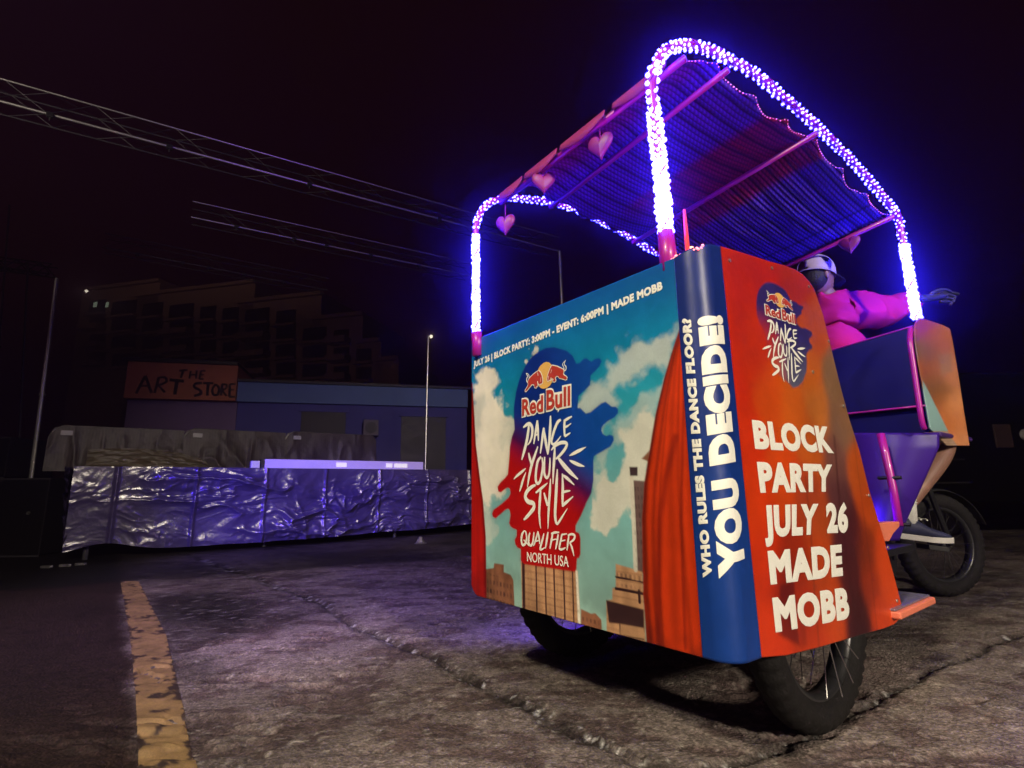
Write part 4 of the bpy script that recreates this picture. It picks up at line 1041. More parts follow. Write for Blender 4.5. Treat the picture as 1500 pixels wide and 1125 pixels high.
# ---- wheels
def wheel(loc, rz, radius=.335, parent=ped):
    R_, r_ = radius - .055, .055
    nu, nv = 180, 22
    a = np.linspace(0, 2 * PI, nu, endpoint=False); b = np.linspace(0, 2 * PI, nv, endpoint=False)
    Ag, Bg = np.meshgrid(a, b, indexing='ij')
    outer = np.cos(Bg)
    kn = np.where(outer > .15, ((np.floor(Ag / (2 * PI) * 90 + np.where(np.sin(Bg) > 0, .5, 0)) % 2) * .0055), 0) * (np.abs(((Bg / (2 * PI) * nv / 2) % 1) - .5) < .8)
    rr = r_ * .9 + kn
    X = (R_ + rr * np.cos(Bg)) * np.cos(Ag); Z_ = (R_ + rr * np.cos(Bg)) * np.sin(Ag); Y_ = rr * np.sin(Bg)
    V = np.stack([X.ravel(), Y_.ravel(), Z_.ravel()], 1)
    i = np.arange(nu)[:, None]; j = np.arange(nv)[None, :]
    F_ = np.stack([i * nv + j, ((i + 1) % nu) * nv + j, ((i + 1) % nu) * nv + (j + 1) % nv, i * nv + (j + 1) % nv], -1).reshape(-1, 4)
    o = fast_mesh('wheel', V, F_, 'tyre', parent=parent, smooth_=False); o.location = loc; o.rotation_euler = (0, 0, rz)
    n = 64; P = [((R_ - .045) * math.cos(2 * PI * k / n), 0, (R_ - .045) * math.sin(2 * PI * k / n)) for k in range(n + 1)]
    mb = MB(); ring = []
    prof = [(R_ - .030, -.032), (R_ - .030, .032), (R_ - .052, .026), (R_ - .058, 0), (R_ - .052, -.026)]
    vs = []; fs = []
    for k in range(n):
        c, s = math.cos(2 * PI * k / n), math.sin(2 * PI * k / n)
        vs += [(p * c, y, p * s) for p, y in prof]
        for j in range(5): fs.append((k * 5 + j, ((k + 1) % n) * 5 + j, ((k + 1) % n) * 5 + (j + 1) % 5, k * 5 + (j + 1) % 5))
    mb.add(vs, fs).build('rim', 'rim', o, True)
    MB().tube([(0, -.055, 0), (0, -.04, 0), (0, -.03, 0), (0, .03, 0), (0, .04, 0), (0, .055, 0)], [.03, .045, .03, .03, .045, .03], 20).build('hub', 'rim', o, True)
    MB().tube([(0, -.075, 0), (0, .075, 0)], .01, 10).build('axle_bolt', 'steel', o)
    me = None
    for k in range(32):
        if me is None:
            so = MB().tube([(0, 0, .035), (0, 0, R_ - .055)], .0018, 5).build('spoke', 'spoke', o); me = so.data
        else: so = link_mesh('spoke', me, o)
        ang = 2 * PI * k / 32; sgn = 1 if k % 2 else -1
        so.location = (0, sgn * .035, 0)
        so.rotation_euler = (sgn * .14, ang + sgn * (.28 if k % 4 < 2 else -.28) * 0, 0)
        so.rotation_mode = 'YXZ'
    return o
wheel((.60, .090, .357), 0, .357)
wheel((.55, 1.09, .357), 0, .357)
fwp = onz(1390, 874, 0)
wheel((fwp[0], fwp[1], .335), math.radians(-27))

# ---- chassis
c = MB()
c.tube([(.555, .14, .335), (.555, 1.01, .335)], .022, 10)
for l_ in (.22, .93):
    c.tube([(.02, l_, .42), (1.3, l_, .42), (1.75, .42 + (l_ - .42) * .3, .40)], .018, 8)
c.tube([(.06, .2, .42), (.06, .95, .42)], .016, 8); c.tube([(1.3, .2, .42), (1.3, .95, .42)], .016, 8)
c.tube([(1.75, .42, .40), (2.0, .42, .36), (2.35, .40, .72), (fwp[0] - .22, fwp[1] + .02, .86)], .028, 10)
c.tube([(2.0, .42, .36), (1.95, .42, .98)], .022, 10)
c.build('chassis', 'black', ped, True)
hd = np.array([fwp[0] - .20, fwp[1] + .05, .86])
a_ = math.radians(-27); ax_ = np.array([-math.sin(a_), math.cos(a_), 0]) * .075
fk = MB()
for sgn in (1, -1): fk.tube([tuple(hd + ax_ * sgn), tuple(np.array([fwp[0], fwp[1], .335]) + ax_ * sgn)], .018, 8)
fk.tube([tuple(hd - ax_), tuple(hd + ax_)], .02, 8); fk.tube([tuple(hd), tuple(hd + np.array([-.1, .0, .28]))], .02, 8)
fk.build('front_fork', 'black', ped)
hb = hd + np.array([-.1, 0, .28])
MB().tube([tuple(hb + np.array([-.15, .32, .05])), tuple(hb + np.array([0, .1, 0])), tuple(hb + np.array([0, -.1, 0])), tuple(hb + np.array([-.15, -.28, .05]))], .013, 8).build('handlebar', 'black', ped, True)
fd = MB()
vs = []; fs = []
for k in range(15):
    t_ = math.radians(20 + 10 * k); cc_, ss_ = math.cos(t_), math.sin(t_)
    for q in (-.06, -.03, .03, .06):
        rr_ = .355 + (.0 if abs(q) > .05 else .012)
        p = np.array([fwp[0], fwp[1], .335]) + np.array([math.cos(a_), math.sin(a_), 0]) * rr_ * cc_ + np.array([0, 0, rr_ * ss_]) + np.array([-math.sin(a_), math.cos(a_), 0]) * q
        vs.append(p)
for k in range(14):
    for j in range(3): fs.append((k * 4 + j, k * 4 + j + 1, k * 4 + j + 5, k * 4 + j + 4))
o = fd.add(vs, fs).build('front_fender', 'black', ped, True); s = o.modifiers.new('t', 'SOLIDIFY'); s.thickness = .004
# inner seat and floor (seen only from other sides)
MB().box((.1, .14, .72), (.62, 1.02, .80)).build('seat', 'black', ped, bevel=.03)
MB().box((.08, .14, .80), (.20, 1.02, 1.22)).build('seat_back', 'black', ped, bevel=.03)
MB().box((.6, .10, .44), (1.72, 1.0, .47)).build('floor', 'black', ped, bevel=.006)
# far side shell (mirror of the near one), plain
ft_ = [tuple(p) for p in tp[::1]]; fb_ = [tuple(p) for p in bp_[::-1]]
MB().prism([(f, WID - .004, z) for f, z in ([(.012, ZB + .02), (.012, ZT - .005)] + ft_ + fb_)], (0, -1, 0), .008).build('far_side_panel', mat('orange_vinyl', (.45, .10, .03), .45), ped)

# ---- front cabin: partition wall, side frame, cheek panel, lower body
def onpl(x, y, p, n):
    d = ray(x, y); n3 = VF * n[0] + VL * n[1] + VZ * n[2]; return toV(plane(x, y, fromV(p), n3))
FW = 1.80
def wallpt(x, y, f=FW): return tuple(onf(x, y, f))
pw = [wallpt(1337, 479), wallpt(1300, 486), wallpt(1260, 498), wallpt(1218, 514)]
lo = [wallpt(1350, 595), wallpt(1240, 606)]
zt_a = pw[0][2]; zt_b = pw[-1][2]; zl = (lo[0][2] + lo[1][2]) / 2
# wall panel with its slightly arched top
def arch_wall(z_lo, z_hi_fn, name, m, f, thick=.02, l0=.0, l1=.88):
    n = 24; P = []
    for i in range(n + 1):
        l_ = l0 + (l1 - l0) * i / n; P.append((f, l_, z_hi_fn(l_)))
    P += [(f, l1, z_lo), (f, l0, z_lo)]
    return MB().prism(P, (1, 0, 0), thick).build(name, m, ped)
ztf = lambda l_: zt_a + (zt_b - zt_a) * (l_ - pw[0][1]) / (pw[-1][1] - pw[0][1]) if l_ < .43 else (zt_b + (zt_a - zt_b) * (l_ - .43) / .45)
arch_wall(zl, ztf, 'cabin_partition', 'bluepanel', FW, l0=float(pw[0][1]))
MB().tube([(FW, l_, ztf(l_) + .004) for l_ in np.linspace(float(pw[0][1]), .88, 24)], .004, 8).build('partition_trim', 'pink', ped, True)
MB().tube([(FW - .005, l_, zl) for l_ in np.linspace(float(pw[0][1]), .88, 10)], .005, 8).build('partition_trim', 'pink', ped, True)
zs = onf(1360, 632, FW)[2]
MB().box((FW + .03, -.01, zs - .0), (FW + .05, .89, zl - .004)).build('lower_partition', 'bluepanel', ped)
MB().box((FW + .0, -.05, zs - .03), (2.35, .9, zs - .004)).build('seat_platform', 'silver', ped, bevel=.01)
# magenta side frame
fr = [onl(*p, -.012) for p in ((1334, 482), (1333, 500), (1337, 530), (1343, 570), (1350, 615), (1354, 628))]
MB().tube(smoothpath([tuple(p) for p in fr], 4), .012, 10).build('side_frame', 'pink', ped, True)
# cheek panel
CN = np.array([math.sin(math.radians(10.4)), math.cos(math.radians(10.4)), 0])
cp0 = (1.885, -.022, 0)
def ck(x, y): return onpl(x, y, cp0, CN)
ys_ = np.array([467, 470, 476, 482, 500, 530, 560, 600, 628, 640, 653.]); xl = np.array([1346, 1341, 1338.5, 1337.5, 1337.5, 1342, 1348, 1355, 1360, 1372, 1385.]); xr = np.array([1348, 1358, 1376, 1389, 1393, 1398, 1403, 1409, 1413.5, 1415.5, 1417.5])
yy_ = np.linspace(467, 653, 110); tx = np.linspace(0, 1, 50)
Vc = []; colc = []
ANC = [(1350,475,(150,60,90)),(1385,490,(175,100,70)),(1350,520,(118,90,70)),(1365,540,(150,84,58)),(1390,540,(190,120,80)),(1350,560,(110,80,60)),(1365,590,(150,80,35)),(1395,600,(196,128,80)),(1385,620,(178,90,35)),(1405,645,(200,130,85)),(1345,545,(170,70,25)),(1375,500,(165,90,68)),(1400,620,(190,115,65)),(1362,570,(105,75,45))]
def ckart(x, y):
    W = 0; C_ = 0
    for ax2, ay2, c_ in ANC:
        wq = math.exp(-((x - ax2) ** 2 + (y - ay2) ** 2) / (2 * 14 ** 2)) + 1e-9; W += wq; C_ = C_ + wq * alb(c_)
    c_ = C_ / W
    X = np.array([x]); Y = np.array([y])
    tri = [(1349, 558), (1358, 575), (1390, 640), (1405, 660), (1380, 660), (1352, 630)]
    k = float(1 - smooth(-1.0, 1.0, sdist(X, Y, tri))[0])
    tcol = alb((125, 155, 148)) if y < 632 else alb((168, 136, 108)) * (.75 if int(y * .6) % 2 else 1.1)
    c_ = c_ * (1 - k) + tcol * k
    for (P, w_, cc_) in (([(1372, 520), (1390, 518), (1392, 545), (1376, 550)], 5, (140, 115, 100)),):
        k = .5 * float(1 - smooth(-4, 4, sdist(X, Y, P))[0]); c_ = c_ * (1 - k) + alb(cc_) * k
    return c_
for i, t_ in enumerate(tx):
    for y in yy_:
        a = np.interp(y, ys_, xl); b = np.interp(y, ys_, xr); x = a + (b - a) * t_
        Vc.append(ck(x, y)); colc.append(ckart(x, y))
o = fast_mesh('cheek_panel', np.array(Vc), gridf(50, 110), m_print, parent=ped, colors={'print': np.array(colc)}); s = o.modifiers.new('t', 'SOLIDIFY'); s.thickness = .008
o['label'] = 'small tapering poster panel beside the rider, worn orange print'
def ckmap(a, b, l_): # a,b are photo coords on the cheek plane
    p = ck(a, b); return tuple(p - CN * (.002 + l_))
letters('lettering', 'YOU D', [(1370.5, 575), (1397, 578), (1398, 585), (1372.5, 584)], 'ink_cream', ped, ckmap, bold=.05, lift=.001)
mb = MB(); strokes(mb, [[(1369, 570, 2.4), (1396, 572.5, 2.2)]], lambda x, y: (x, y), lambda a, b, l_: ckmap(a, b, l_), .001)
strokes(mb, [[(1383, 551, 3), (1387, 556, 3)], [(1378, 522, 1.5), (1382, 530, 1.5), (1377, 536, 1.5)], [(1384, 522, 1.5), (1388, 530, 1.5)], [(1380, 540, 1.5), (1388, 545, 1.5)]], lambda x, y: (x, y), lambda a, b, l_: ckmap(a, b, l_), .001)
mb.build('emblem_mark', 'ink_cream', ped)
# lower body skirt glowing purple, pink tube, brackets, step
def lower():
    # tapering fibreglass leg well; grid between left and right photo edges on plane f=1.80 curving forward at its right side
    yv = np.linspace(634, 792, 40); tv = np.linspace(0, 1, 40); V = []
    for t_ in tv:
        for y in yv:
            xr_ = np.interp(y, [634, 655, 700, 745, 775, 792], [1376, 1376, 1356, 1336, 1323, 1318]); xl_ = np.interp(y, [634, 792], [1205, 1255])
            x = xl_ + (xr_ - xl_) * t_
            f_ = 1.80 - .10 * math.sin(t_ * PI) + .10 * (y - 634) / 158 * -1
            V.append(onf(x, y, f_))
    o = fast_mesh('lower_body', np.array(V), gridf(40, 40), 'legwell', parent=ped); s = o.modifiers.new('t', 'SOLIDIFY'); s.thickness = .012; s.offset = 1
lower()
fpt = lambda x, y, f: tuple(onf(x, y, f))
MB().tube([fpt(1290, 636, 1.60), fpt(1297, 665, 1.58), fpt(1308, 715, 1.56), fpt(1317, 770, 1.54)], .017, 10).build('grab_tube', 'pink', ped, True)
for y in (700, 768): 
    p = np.array(fpt(1303 if y < 750 else 1316, y, 1.56)); MB().tube([tuple(p - np.array([0, .045, 0])), tuple(p + np.array([0, .045, 0]))], .008, 8).build('bracket', 'black', ped)
q1, q2, q3 = [np.array(onl(*p, .02)) for p in ((1296, 766), (1318, 764), (1303, 793))]
MB().prism([tuple(onl(*p, .02)) for p in ((1288, 766), (1318, 764), (1318, 772), (1309, 782), (1303, 793), (1290, 793))], (0, 1, 0), .05).build('foot_bracket', 'orange_trim', ped, bevel=.004)
st_ = onz(1357, 866, .31)
MB().box((1.02, -.03, .275), (st_[0] - .05, .42, .30)).build('step', 'orange_trim', ped, bevel=.006)
MB().box((1.02, -.015, .302), (st_[0] - .062, .41, .308)).build('step_tread', mat('step_tread', (.30, .28, .40), .35, .6, var=.5, scale=60, bump=.6, bscale=70), ped)
# crank set
MB().tube([(2.02, .30, .36), (2.02, .315, .36)], .095, 28).build('chainring', 'black', ped)
MB().tube([(2.02, .28, .36), (1.98, .27, .44)], .012, 8).build('crank', 'black', ped)
MB().tube([(.53, .62, .36), (2.02, .32, .265)], .006, 6).build('chain', 'steel', ped)

# ---- canopy frame
n_near = np.array([.12, 1.95, 0]); n_far = np.array([.22, 1.9, 0])
def nearp(x, y): return onpl(x, y, (0, .12, 0), n_near)
def farp(x, y): return onpl(x, y, (-.01, 1.1, 0), n_far)
NP = [nearp(*p) for p in ((978, 372), (975, 340), (966, 235), (958, 165), (955, 130), (958, 103), (968, 82), (984, 70), (1005, 66), (1035, 72), (1070, 88), (1110, 112), (1150, 145), (1190, 180), (1225, 213), (1260, 250), (1290, 285), (1308, 307), (1318, 328), (1324, 360), (1335, 420), (1343, 466))]
FP_ = [farp(*p) for p in ((700, 502), (697.5, 487), (697, 400), (697, 345), (699, 325), (706, 308), (720, 296), (740, 290), (765, 291), (800, 295), (840, 306), (880, 324), (920, 346), (965, 372))]
endf = FP_[-1]
FP_ += [np.array([1.62, endf[1] - .03, endf[2] - .03]), np.array([1.84, .89, endf[2] - .12]), np.array([1.87, .88, endf[2] - .35]), np.array([1.87, .88, 1.5])]
NS = smoothpath(NP, 6); FS_ = smoothpath(FP_, 6)
MB().tube(NS, .014, 12).build('canopy_arch', 'pink', ped, True)
MB().tube(FS_, .013, 12).build('canopy_arch', 'pink', ped, True)
MB().tube([tuple(NP[0] + np.array([0, 0, -.06])), tuple(NP[0]), tuple(NP[1])], [.026, .026, .024], 12).build('post_socket', 'pink', ped, True)
MB().tube([tuple(FP_[0] + np.array([0, 0, -.06])), tuple(FP_[0]), tuple(FP_[1])], [.026, .026, .024], 12).build('post_socket', 'pink', ped, True)
rods = [((1003, 74), (733, 289)), ((1066, 92), (806, 296)), ((1196, 186), (926, 349))]
RN = [nearp(*a) for a, b in rods] + [nearp(1309, 309)]
RF = [farp(*b) for a, b in rods] + [np.array([1.80, .90, endf[2] - .085])]
RN = [p + np.array([0, 0, -.03]) for p in RN]; RF = [p + np.array([0, 0, -.03]) for p in RF]
for a, b in zip(RN, RF): MB().tube([tuple(a), tuple(b)], .013, 10).build('cross_rod', 'pink', ped, True)

def canopy():
    ns, nt = 300, 460
    sN = np.array([0] + list(np.cumsum([np.linalg.norm(RN[i + 1] - RN[i]) for i in range(3)])))
    S = np.linspace(0, sN[-1], ns)
    A = np.stack([np.interp(S, sN, [p[k] for p in RN]) for k in range(3)], 1)
    B = np.stack([np.interp(S, sN, [p[k] for p in RF]) for k in range(3)], 1)
    seg = np.interp(S, sN, [0, 1, 2, 3]); fr_ = seg - np.floor(seg)
    bulge = .07 * np.sin(PI * np.clip(fr_, 0, 1)) * 0
    T = np.linspace(0, 1, nt)
    # scalloped side edges
    nsc = 7; ph = (S / sN[-1]) * nsc; sc_ = np.abs(np.sin(PI * ph)) ** .8
    t0 = .02 + .034 * sc_ * (.7 + .5 * np.sin(S * 5.3 + 1) ** 2); t1 = 1 - .015 - .045 * sc_
    Tg = t0[:, None] + (t1 - t0)[:, None] * T[None, :]
    V = A[:, None] * (1 - Tg[..., None]) + B[:, None] * Tg[..., None]
    # follow the arch: rises between rods near the curved rear, light sag elsewhere
    arc = np.interp(S, sN, [0, 1, 2, 3]); rise = np.where(arc < 1, .05 * np.sin(PI * np.clip(arc, 0, 1)), -.022 * np.sin(PI * fr_))
    V[..., 2] += .018 + rise[:, None]
    V[..., 2] += (.0030 * np.sin(Tg * 2 * PI * 46) + .03 * (fbm(S[:, None] * 3 + 0 * Tg, Tg * 6, 501, 3) - .5))
    s2 = S[:, None] + 0 * Tg; sx = (s2 % .016) / .016
    stripe = .5 + .5 * np.cos(Tg * 2 * PI * 46); stitch = .5 + .5 * np.sin(s2 * 2 * PI / .024 + 1.5 * np.sin(Tg * 2 * PI * 46))
    wide = smooth(.75, .95, .5 + .5 * np.cos(Tg * 2 * PI * 11.5)); k = (.14 + .46 * (1 - stripe) ** 1.2) * (.45 + .55 * stitch) * (1 - .6 * wide)
    tone = .6 + .8 * fbm(s2 * 4, Tg * 5, 503, 3)
    base = np.array([.11, .05, .55])
    c = k[..., None] * tone[..., None] * base * 2.5
    # woven red band across the third rod, wine band at the rear
    d3 = s2 - sN[2]; red = smooth(-.36, -.28, d3) * (1 - smooth(.12, .18, d3)) * (1 - smooth(.68, .9, Tg))
    c = c * (1 - red)[..., None] + (k * tone)[..., None] * np.array([.75, .02, .14]) * red[..., None]
    rear = 1 - smooth(sN[1] - .12, sN[1] - .02, s2)
    c = c * (1 - rear * .8)[..., None] + (k * tone)[..., None] * np.array([.5, .03, .45]) * (rear * .8)[..., None]
    seam = np.exp(-((s2 - (sN[3] - .16)) / .008) ** 2) + np.exp(-((s2 - sN[3] + .02) / .012) ** 2); c = c * (1 - .9 * np.clip(seam, 0, 1))[..., None]
    m = attr_mat('woven_canopy_cloth', .8, speck=.2)
    o = fast_mesh('canopy_cloth', V.reshape(-1, 3), gridf(ns, nt), m, parent=ped, colors={'print': np.clip(c, .003, .8).reshape(-1, 3)})
    o['label'] = 'crocheted look canopy cloth with scalloped edges and a dark red band'
    s = o.modifiers.new('t', 'SOLIDIFY'); s.thickness = .004
    return S, sN, A, B, t0, t1, V
S_, sN_, A_, B_, t0_, t1_, CV_ = canopy()
# rear valance flags hanging along the first rod, and the trim band
a0, b0 = RN[0], RF[0]
for i, (ta, tb) in enumerate(((.06, .30), (.34, .58), (.60, .80), (.82, .98))):
    n = 24; P = []
    up_ = []; dn = []
    for k in range(n + 1):
        t_ = ta + (tb - ta) * k / n; p = a0 * (1 - t_) + b0 * t_
        h_ = .028 + .028 * math.sin(PI * k / n)
        up_.append(tuple(p + np.array([-.022, 0, .028]))); dn.append(tuple(p + np.array([-.030, 0, .028 - h_])))
    v = up_ + dn; f = [(k, k + 1, n + 1 + k + 1, n + 1 + k) for k in range(n)]
    o = MB().add(v, f).build('valance', mat('pink_valance_cloth', (.25, .010, .12), .7, bump=.3, bscale=60), ped, True); s = o.modifiers.new('t', 'SOLIDIFY'); s.thickness = .004

# ---- LED light strings wound round the two arches, edge beads
def cube_sphere():
    V = []; idx = {}; Fq = []
    def vid(p):
        p = tuple(np.round(np.array(p) / np.linalg.norm(p), 6))
        if p not in idx: idx[p] = len(V); V.append(p)
        return idx[p]
    g = (-1, 0, 1)
    for ax in range(3):
        for sg in (-1, 1):
            for i in range(2):
                for j in range(2):
                    c = []
                    for (a, b) in ((i, j), (i + 1, j), (i + 1, j + 1), (i, j + 1)):
                        p = [0, 0, 0]; p[ax] = sg; p[(ax + 1) % 3] = g[a]; p[(ax + 2) % 3] = g[b] * sg; c.append(vid(p))
                    Fq.append(c)
    return np.array(V), np.array(Fq)
CSV, CSF = cube_sphere()
LEDC = (1.30, 1.20, 52.0)
m_bead = mat('blue_led', (.8, .8, .9), .3, var=0, emit=LEDC, estr=1.0)
m_edge = mat('pink_led', (.8, .5, .6), .3, var=0, emit=(1.6, .12, .8), estr=.8)
def beads(name, pts, r, m, parent):
    pts = np.array(pts); n = len(pts); rr = np.array([r * random.uniform(.70, 1.2) for _ in range(n)])
    V = pts[:, None, :] + CSV[None] * rr[:, None, None]
    F_ = CSF[None] + (np.arange(n) * len(CSV))[:, None, None]
    return fast_mesh(name, V.reshape(-1, 3), F_.reshape(-1, 4), m, parent=parent, kind='stuff')
def wind(path, R, strands, pitch, step, skip=lambda s, L: False, jit=.003, gap=None, drop=.0):
    P, L_ = resample(path, step); out = []; n = len(P); ref = None
    for i in range(n):
        t = P[min(i + 1, n - 1)] - P[max(i - 1, 0)]; t /= np.linalg.norm(t)
        if ref is None: ref = np.cross(t, (0, 1., 0.3))
        ref = ref - t * (ref @ t); ref /= np.linalg.norm(ref); b = np.cross(t, ref)
        s = L_ * i / (n - 1)
        if skip(s, L_): continue
        for k in range(strands):
            a = 2 * PI * (k / strands + s / pitch)
            if drop and np.random.rand() < drop: continue
            out.append(P[i] + (ref * math.cos(a) + b * math.sin(a)) * R + np.random.uniform(-jit, jit, 3))
    return out
np.random.seed(3)
def sub(path, i0, i1): return path[i0 * 6:i1 * 6 + 1]
ls1 = thing('led_light_string', 'white blue LED string wound round the nearer tall canopy arch', 'light string', tuple(VC), VROT, 'LED light strings round the canopy arches')
ls2 = thing('led_light_string', 'white blue LED string wound round the farther low canopy arch at left', 'light string', tuple(VC), VROT, 'LED light strings round the canopy arches')
# dense on the upright legs, open weave along the roof
def sleeve(path, parent, r=.021):
    MB().tube(path, r, 12).build('lit_sleeve', m_bead, parent, True)
sleeve(sub(NS, 1, 2), ls1, .019)
beads('led_beads', wind(sub(NS, 1, 3), .020, 6, .14, .011), .0068, m_bead, ls1)
beads('led_beads', wind(sub(NS, 3, 5), .018, 4, .14, .026, drop=.12), .0085, m_bead, ls1)
beads('led_beads', wind(sub(NS, 5, 17), .0170, 4, .15, .0165, jit=.003, drop=.12), .0056, m_bead, ls1)
beads('led_beads', wind(sub(NS, 17, 19), .017, 4, .13, .019, drop=.15), .0058, m_bead, ls1)
sleeve(sub(NS, 19, 21), ls1, .018)
beads('led_beads', wind(sub(NS, 19, 21), .019, 6, .14, .011), .0068, m_bead, ls1)
MB().tube(wind(sub(NS, 1, 21), .018, 1, .17, .02, jit=0), .003, 5).build('cord', 'pink', ls1)
sleeve(sub(FS_, 1, 3), ls2, .014)
beads('led_beads', wind(sub(FS_, 1, 3), .0145, 6, .12, .012), .0060, m_bead, ls2)
beads('led_beads', wind(sub(FS_, 3, 4), .015, 4, .12, .020), .0065, m_bead, ls2)
beads('led_beads', wind(sub(FS_, 4, 13), .013, 4, .13, .0175, jit=.003, drop=.15), .0058, m_bead, ls2)
MB().tube(wind(sub(FS_, 1, 13), .014, 1, .17, .02, jit=0), .003, 5).build('cord', 'pink', ls2)
# beads sewn on the scalloped edge
eb = [CV_[i, 0] + np.array([0, 0, -.004]) for i in range(0, 300, 3)]
beads('edge_beads', eb, .0030, m_edge, ped)
# red marker lights on the rim behind the corner
mred = mat('red_marker_glow', (.8, .1, .05), .3, var=0, emit=(5, .45, .18), estr=1.0)
mred2 = mat('warm_marker_glow', (.9, .3, .1), .3, var=0, emit=(4, 1.3, .5), estr=1.0)
p = nearp(985, 362)
rl = thing('marker_light', 'glowing red orange lamp on the body rim beside the nearer canopy post', 'lamp', tuple(fromV((p[0] + .05, p[1] - .03, ZT + .002))), VROT)
MB().tube([(0, 0, 0), (0, 0, .012), (0, 0, .05), (0, 0, .062)], [.018, .022, .017, .008], 14).build('lens', mred2, rl, True)
MB().tube([(0, 0, -.01), (0, 0, .006)], .026, 14).build('base', 'black', rl)
lamp('marker_glow', tuple(fromV((.16, .10, 1.47))), tuple(fromV((.3, .5, 2.3))), 10, (1, .02, .16), .05, spot=165, blend=1)
p = nearp(1007, 345)
o = MB().tube([(0, 0, 0), (0, 0, .012), (0, 0, .10), (0, 0, .17)], [.012, .007, .006, .004], 10).build('red_rod', mat('red_rod_plastic', (.8, .04, .03), .3, emit=(1.4, .06, .05), estr=.5), ped)
pr = onpl(1007, 364, (.06, 0, 0), np.array([1, 0, 0])); o.location = (pr[0], pr[1], ZT)
eb = []
for k in range(15):
    x = 985 + k * 3.3; q = onpl(x, 370 - (x - 985) * .17, (.02, 0, 0), np.array([1, 0, 0])); eb.append((.014 + .004 * (k % 2), q[1], ZT + .004 + .003 * (k % 3)))
beads('rim_beads', eb, .005, mat('pink_rim_led', (.8, .3, .3), .3, var=0, emit=(3, .5, .6), estr=1), ped)

lamp('underglow', tuple(fromV((.80, 1.24, .30))), tuple(fromV((1.0, 2.6, .0))), 40, (.12, .05, 1), .12, spot=160, blend=.6)
lamp('underglow', tuple(fromV((1.45, .30, .62))), tuple(fromV((1.5, .1, .2))), 26, (.14, .03, 1), .10, spot=160, blend=.6)
# ---- hearts
def heart(label, rodA, rodB, px, py, size, tilt=0.):
    # find point on the rod under that photo column
    best = min((abs(cproj(fromV(rodA * (1 - t) + rodB * t))[0] - px), t) for t in np.linspace(0, 1, 400))[1]
    p = rodA * (1 - best) + rodB * best
    q = onl(px, py, p[1]); 
    top = fromV(p); 
    # hang straight down: choose drop so that the photo row matches
    drop = min((abs(cproj(fromV(p - np.array([0, 0, d])))[1] - py), d) for d in np.linspace(.01, .6, 300))[1]
    t = thing('heart_ornament', label, 'ornament', tuple(top), VROT + tilt, 'pink hearts hanging from the canopy')
    pts = []
    for k in range(36):
        a = 2 * PI * k / 36; x = 16 * math.sin(a) ** 3; y = 13 * math.cos(a) - 5 * math.cos(2 * a) - 2 * math.cos(3 * a) - math.cos(4 * a)
        pts.append((x / 16 * size * .5, y / 16 * size * .58))
    n = 36; vs = []
    for (sc2, d) in ((.0, -.016), (.6, -.013), (.92, -.006), (1, 0), (.92, .006), (.6, .013), (.0, .016)):
        vs += [(d * 1.0, x * sc2, y * sc2 - drop) for x, y in pts]
    fs = [(r * n + k, r * n + (k + 1) % n, (r + 1) * n + (k + 1) % n, (r + 1) * n + k) for r in range(6) for k in range(n)]
    MB().add(vs, fs).build('heart', 'heart', t, True)
    MB().tube([(0, 0, -.01), (0, 0, -drop + size * .2)], .0016, 5).build('string', 'pink', t)
def cproj(p):
    d = np.array(p) - CO; z = d @ CW; return (CX + FPX * (d @ CR) / z, CY - FPX * (d @ CU) / z)
heart('leftmost pink heart, hanging low on a string near the far arch', RN[0], RF[0], 740, 328, .10, .5)
heart('red pink heart second from the left under the rear canopy edge', RN[0], RF[0], 796, 266, .105, .9)
heart('purple heart third from the left under the rear canopy edge', RN[0], RF[0], 878, 213, .11, .3)
heart('violet heart hanging from the front rod above the cyclist', RN[3], RF[3], 1243, 357, .105, .2)

# ================================================================== RIDER
per = thing('person', 'cyclist in pink red shirt and backward pale cap, right arm stretched out', 'person', tuple(VC), VROT)
def skin_mesh(chains, root=0, levels=2):
    """chains: list of lists of (x,y,z,r); first chain is rooted, later ones start with index tuples"""
    V = []; E_ = []; R_ = []
    for ch in chains:
        prev = None
        for n_ in ch:
            if isinstance(n_, int): prev = n_; continue
            V.append(n_[:3]); R_.append(n_[3]); i = len(V) - 1
            if prev is not None: E_.append((prev, i))
            prev = i
    me = bpy.data.meshes.new('sk'); me.from_pydata([tuple(map(float, v)) for v in V], E_, [])
    o = bpy.data.objects.new('sk', me); COL.objects.link(o)
    m = o.modifiers.new('s', 'SKIN'); m.use_smooth_shade = True
    for i, r in enumerate(R_):
        sv = me.skin_vertices[0].data[i]; sv.radius = (r, r) if not hasattr(r, '__len__') else r; sv.use_root = (i == root)
    m2 = o.modifiers.new('b', 'SUBSURF'); m2.levels = levels; m2.render_levels = levels
    dg = bpy.context.evaluated_depsgraph_get(); e = o.evaluated_get(dg).to_mesh()
    Vo = np.array([v.co[:] for v in e.vertices]); Fo = [tuple(p.vertices) for p in e.polygons]
    o.evaluated_get(dg).to_mesh_clear(); bpy.data.objects.remove(o)
    return Vo, Fo
A3 = lambda x, y, l: np.array(onl(x, y, l))
def wy(x, y, yy): return toV(gy(x, y, yy))
HC = A3(1196, 405, .435)                       # head centre
neck = A3(1207, 429, .425); 
shR = A3(1238, 456, .36)
def reach(x, y, prev, dist):
    c = [(abs(np.linalg.norm(A3(x, y, l_) - prev) - dist), l_) for l_ in np.linspace(prev[1] + .02, max(prev[1] - .35, .035), 371)]
    return A3(x, y, (max([l for e, l in c if e < .008] or [min(c)[1]])))
elb = reach(1296, 458, shR, .27); wri = reach(1357, 437, elb, .25); tip = reach(1404, 432, wri, .19)
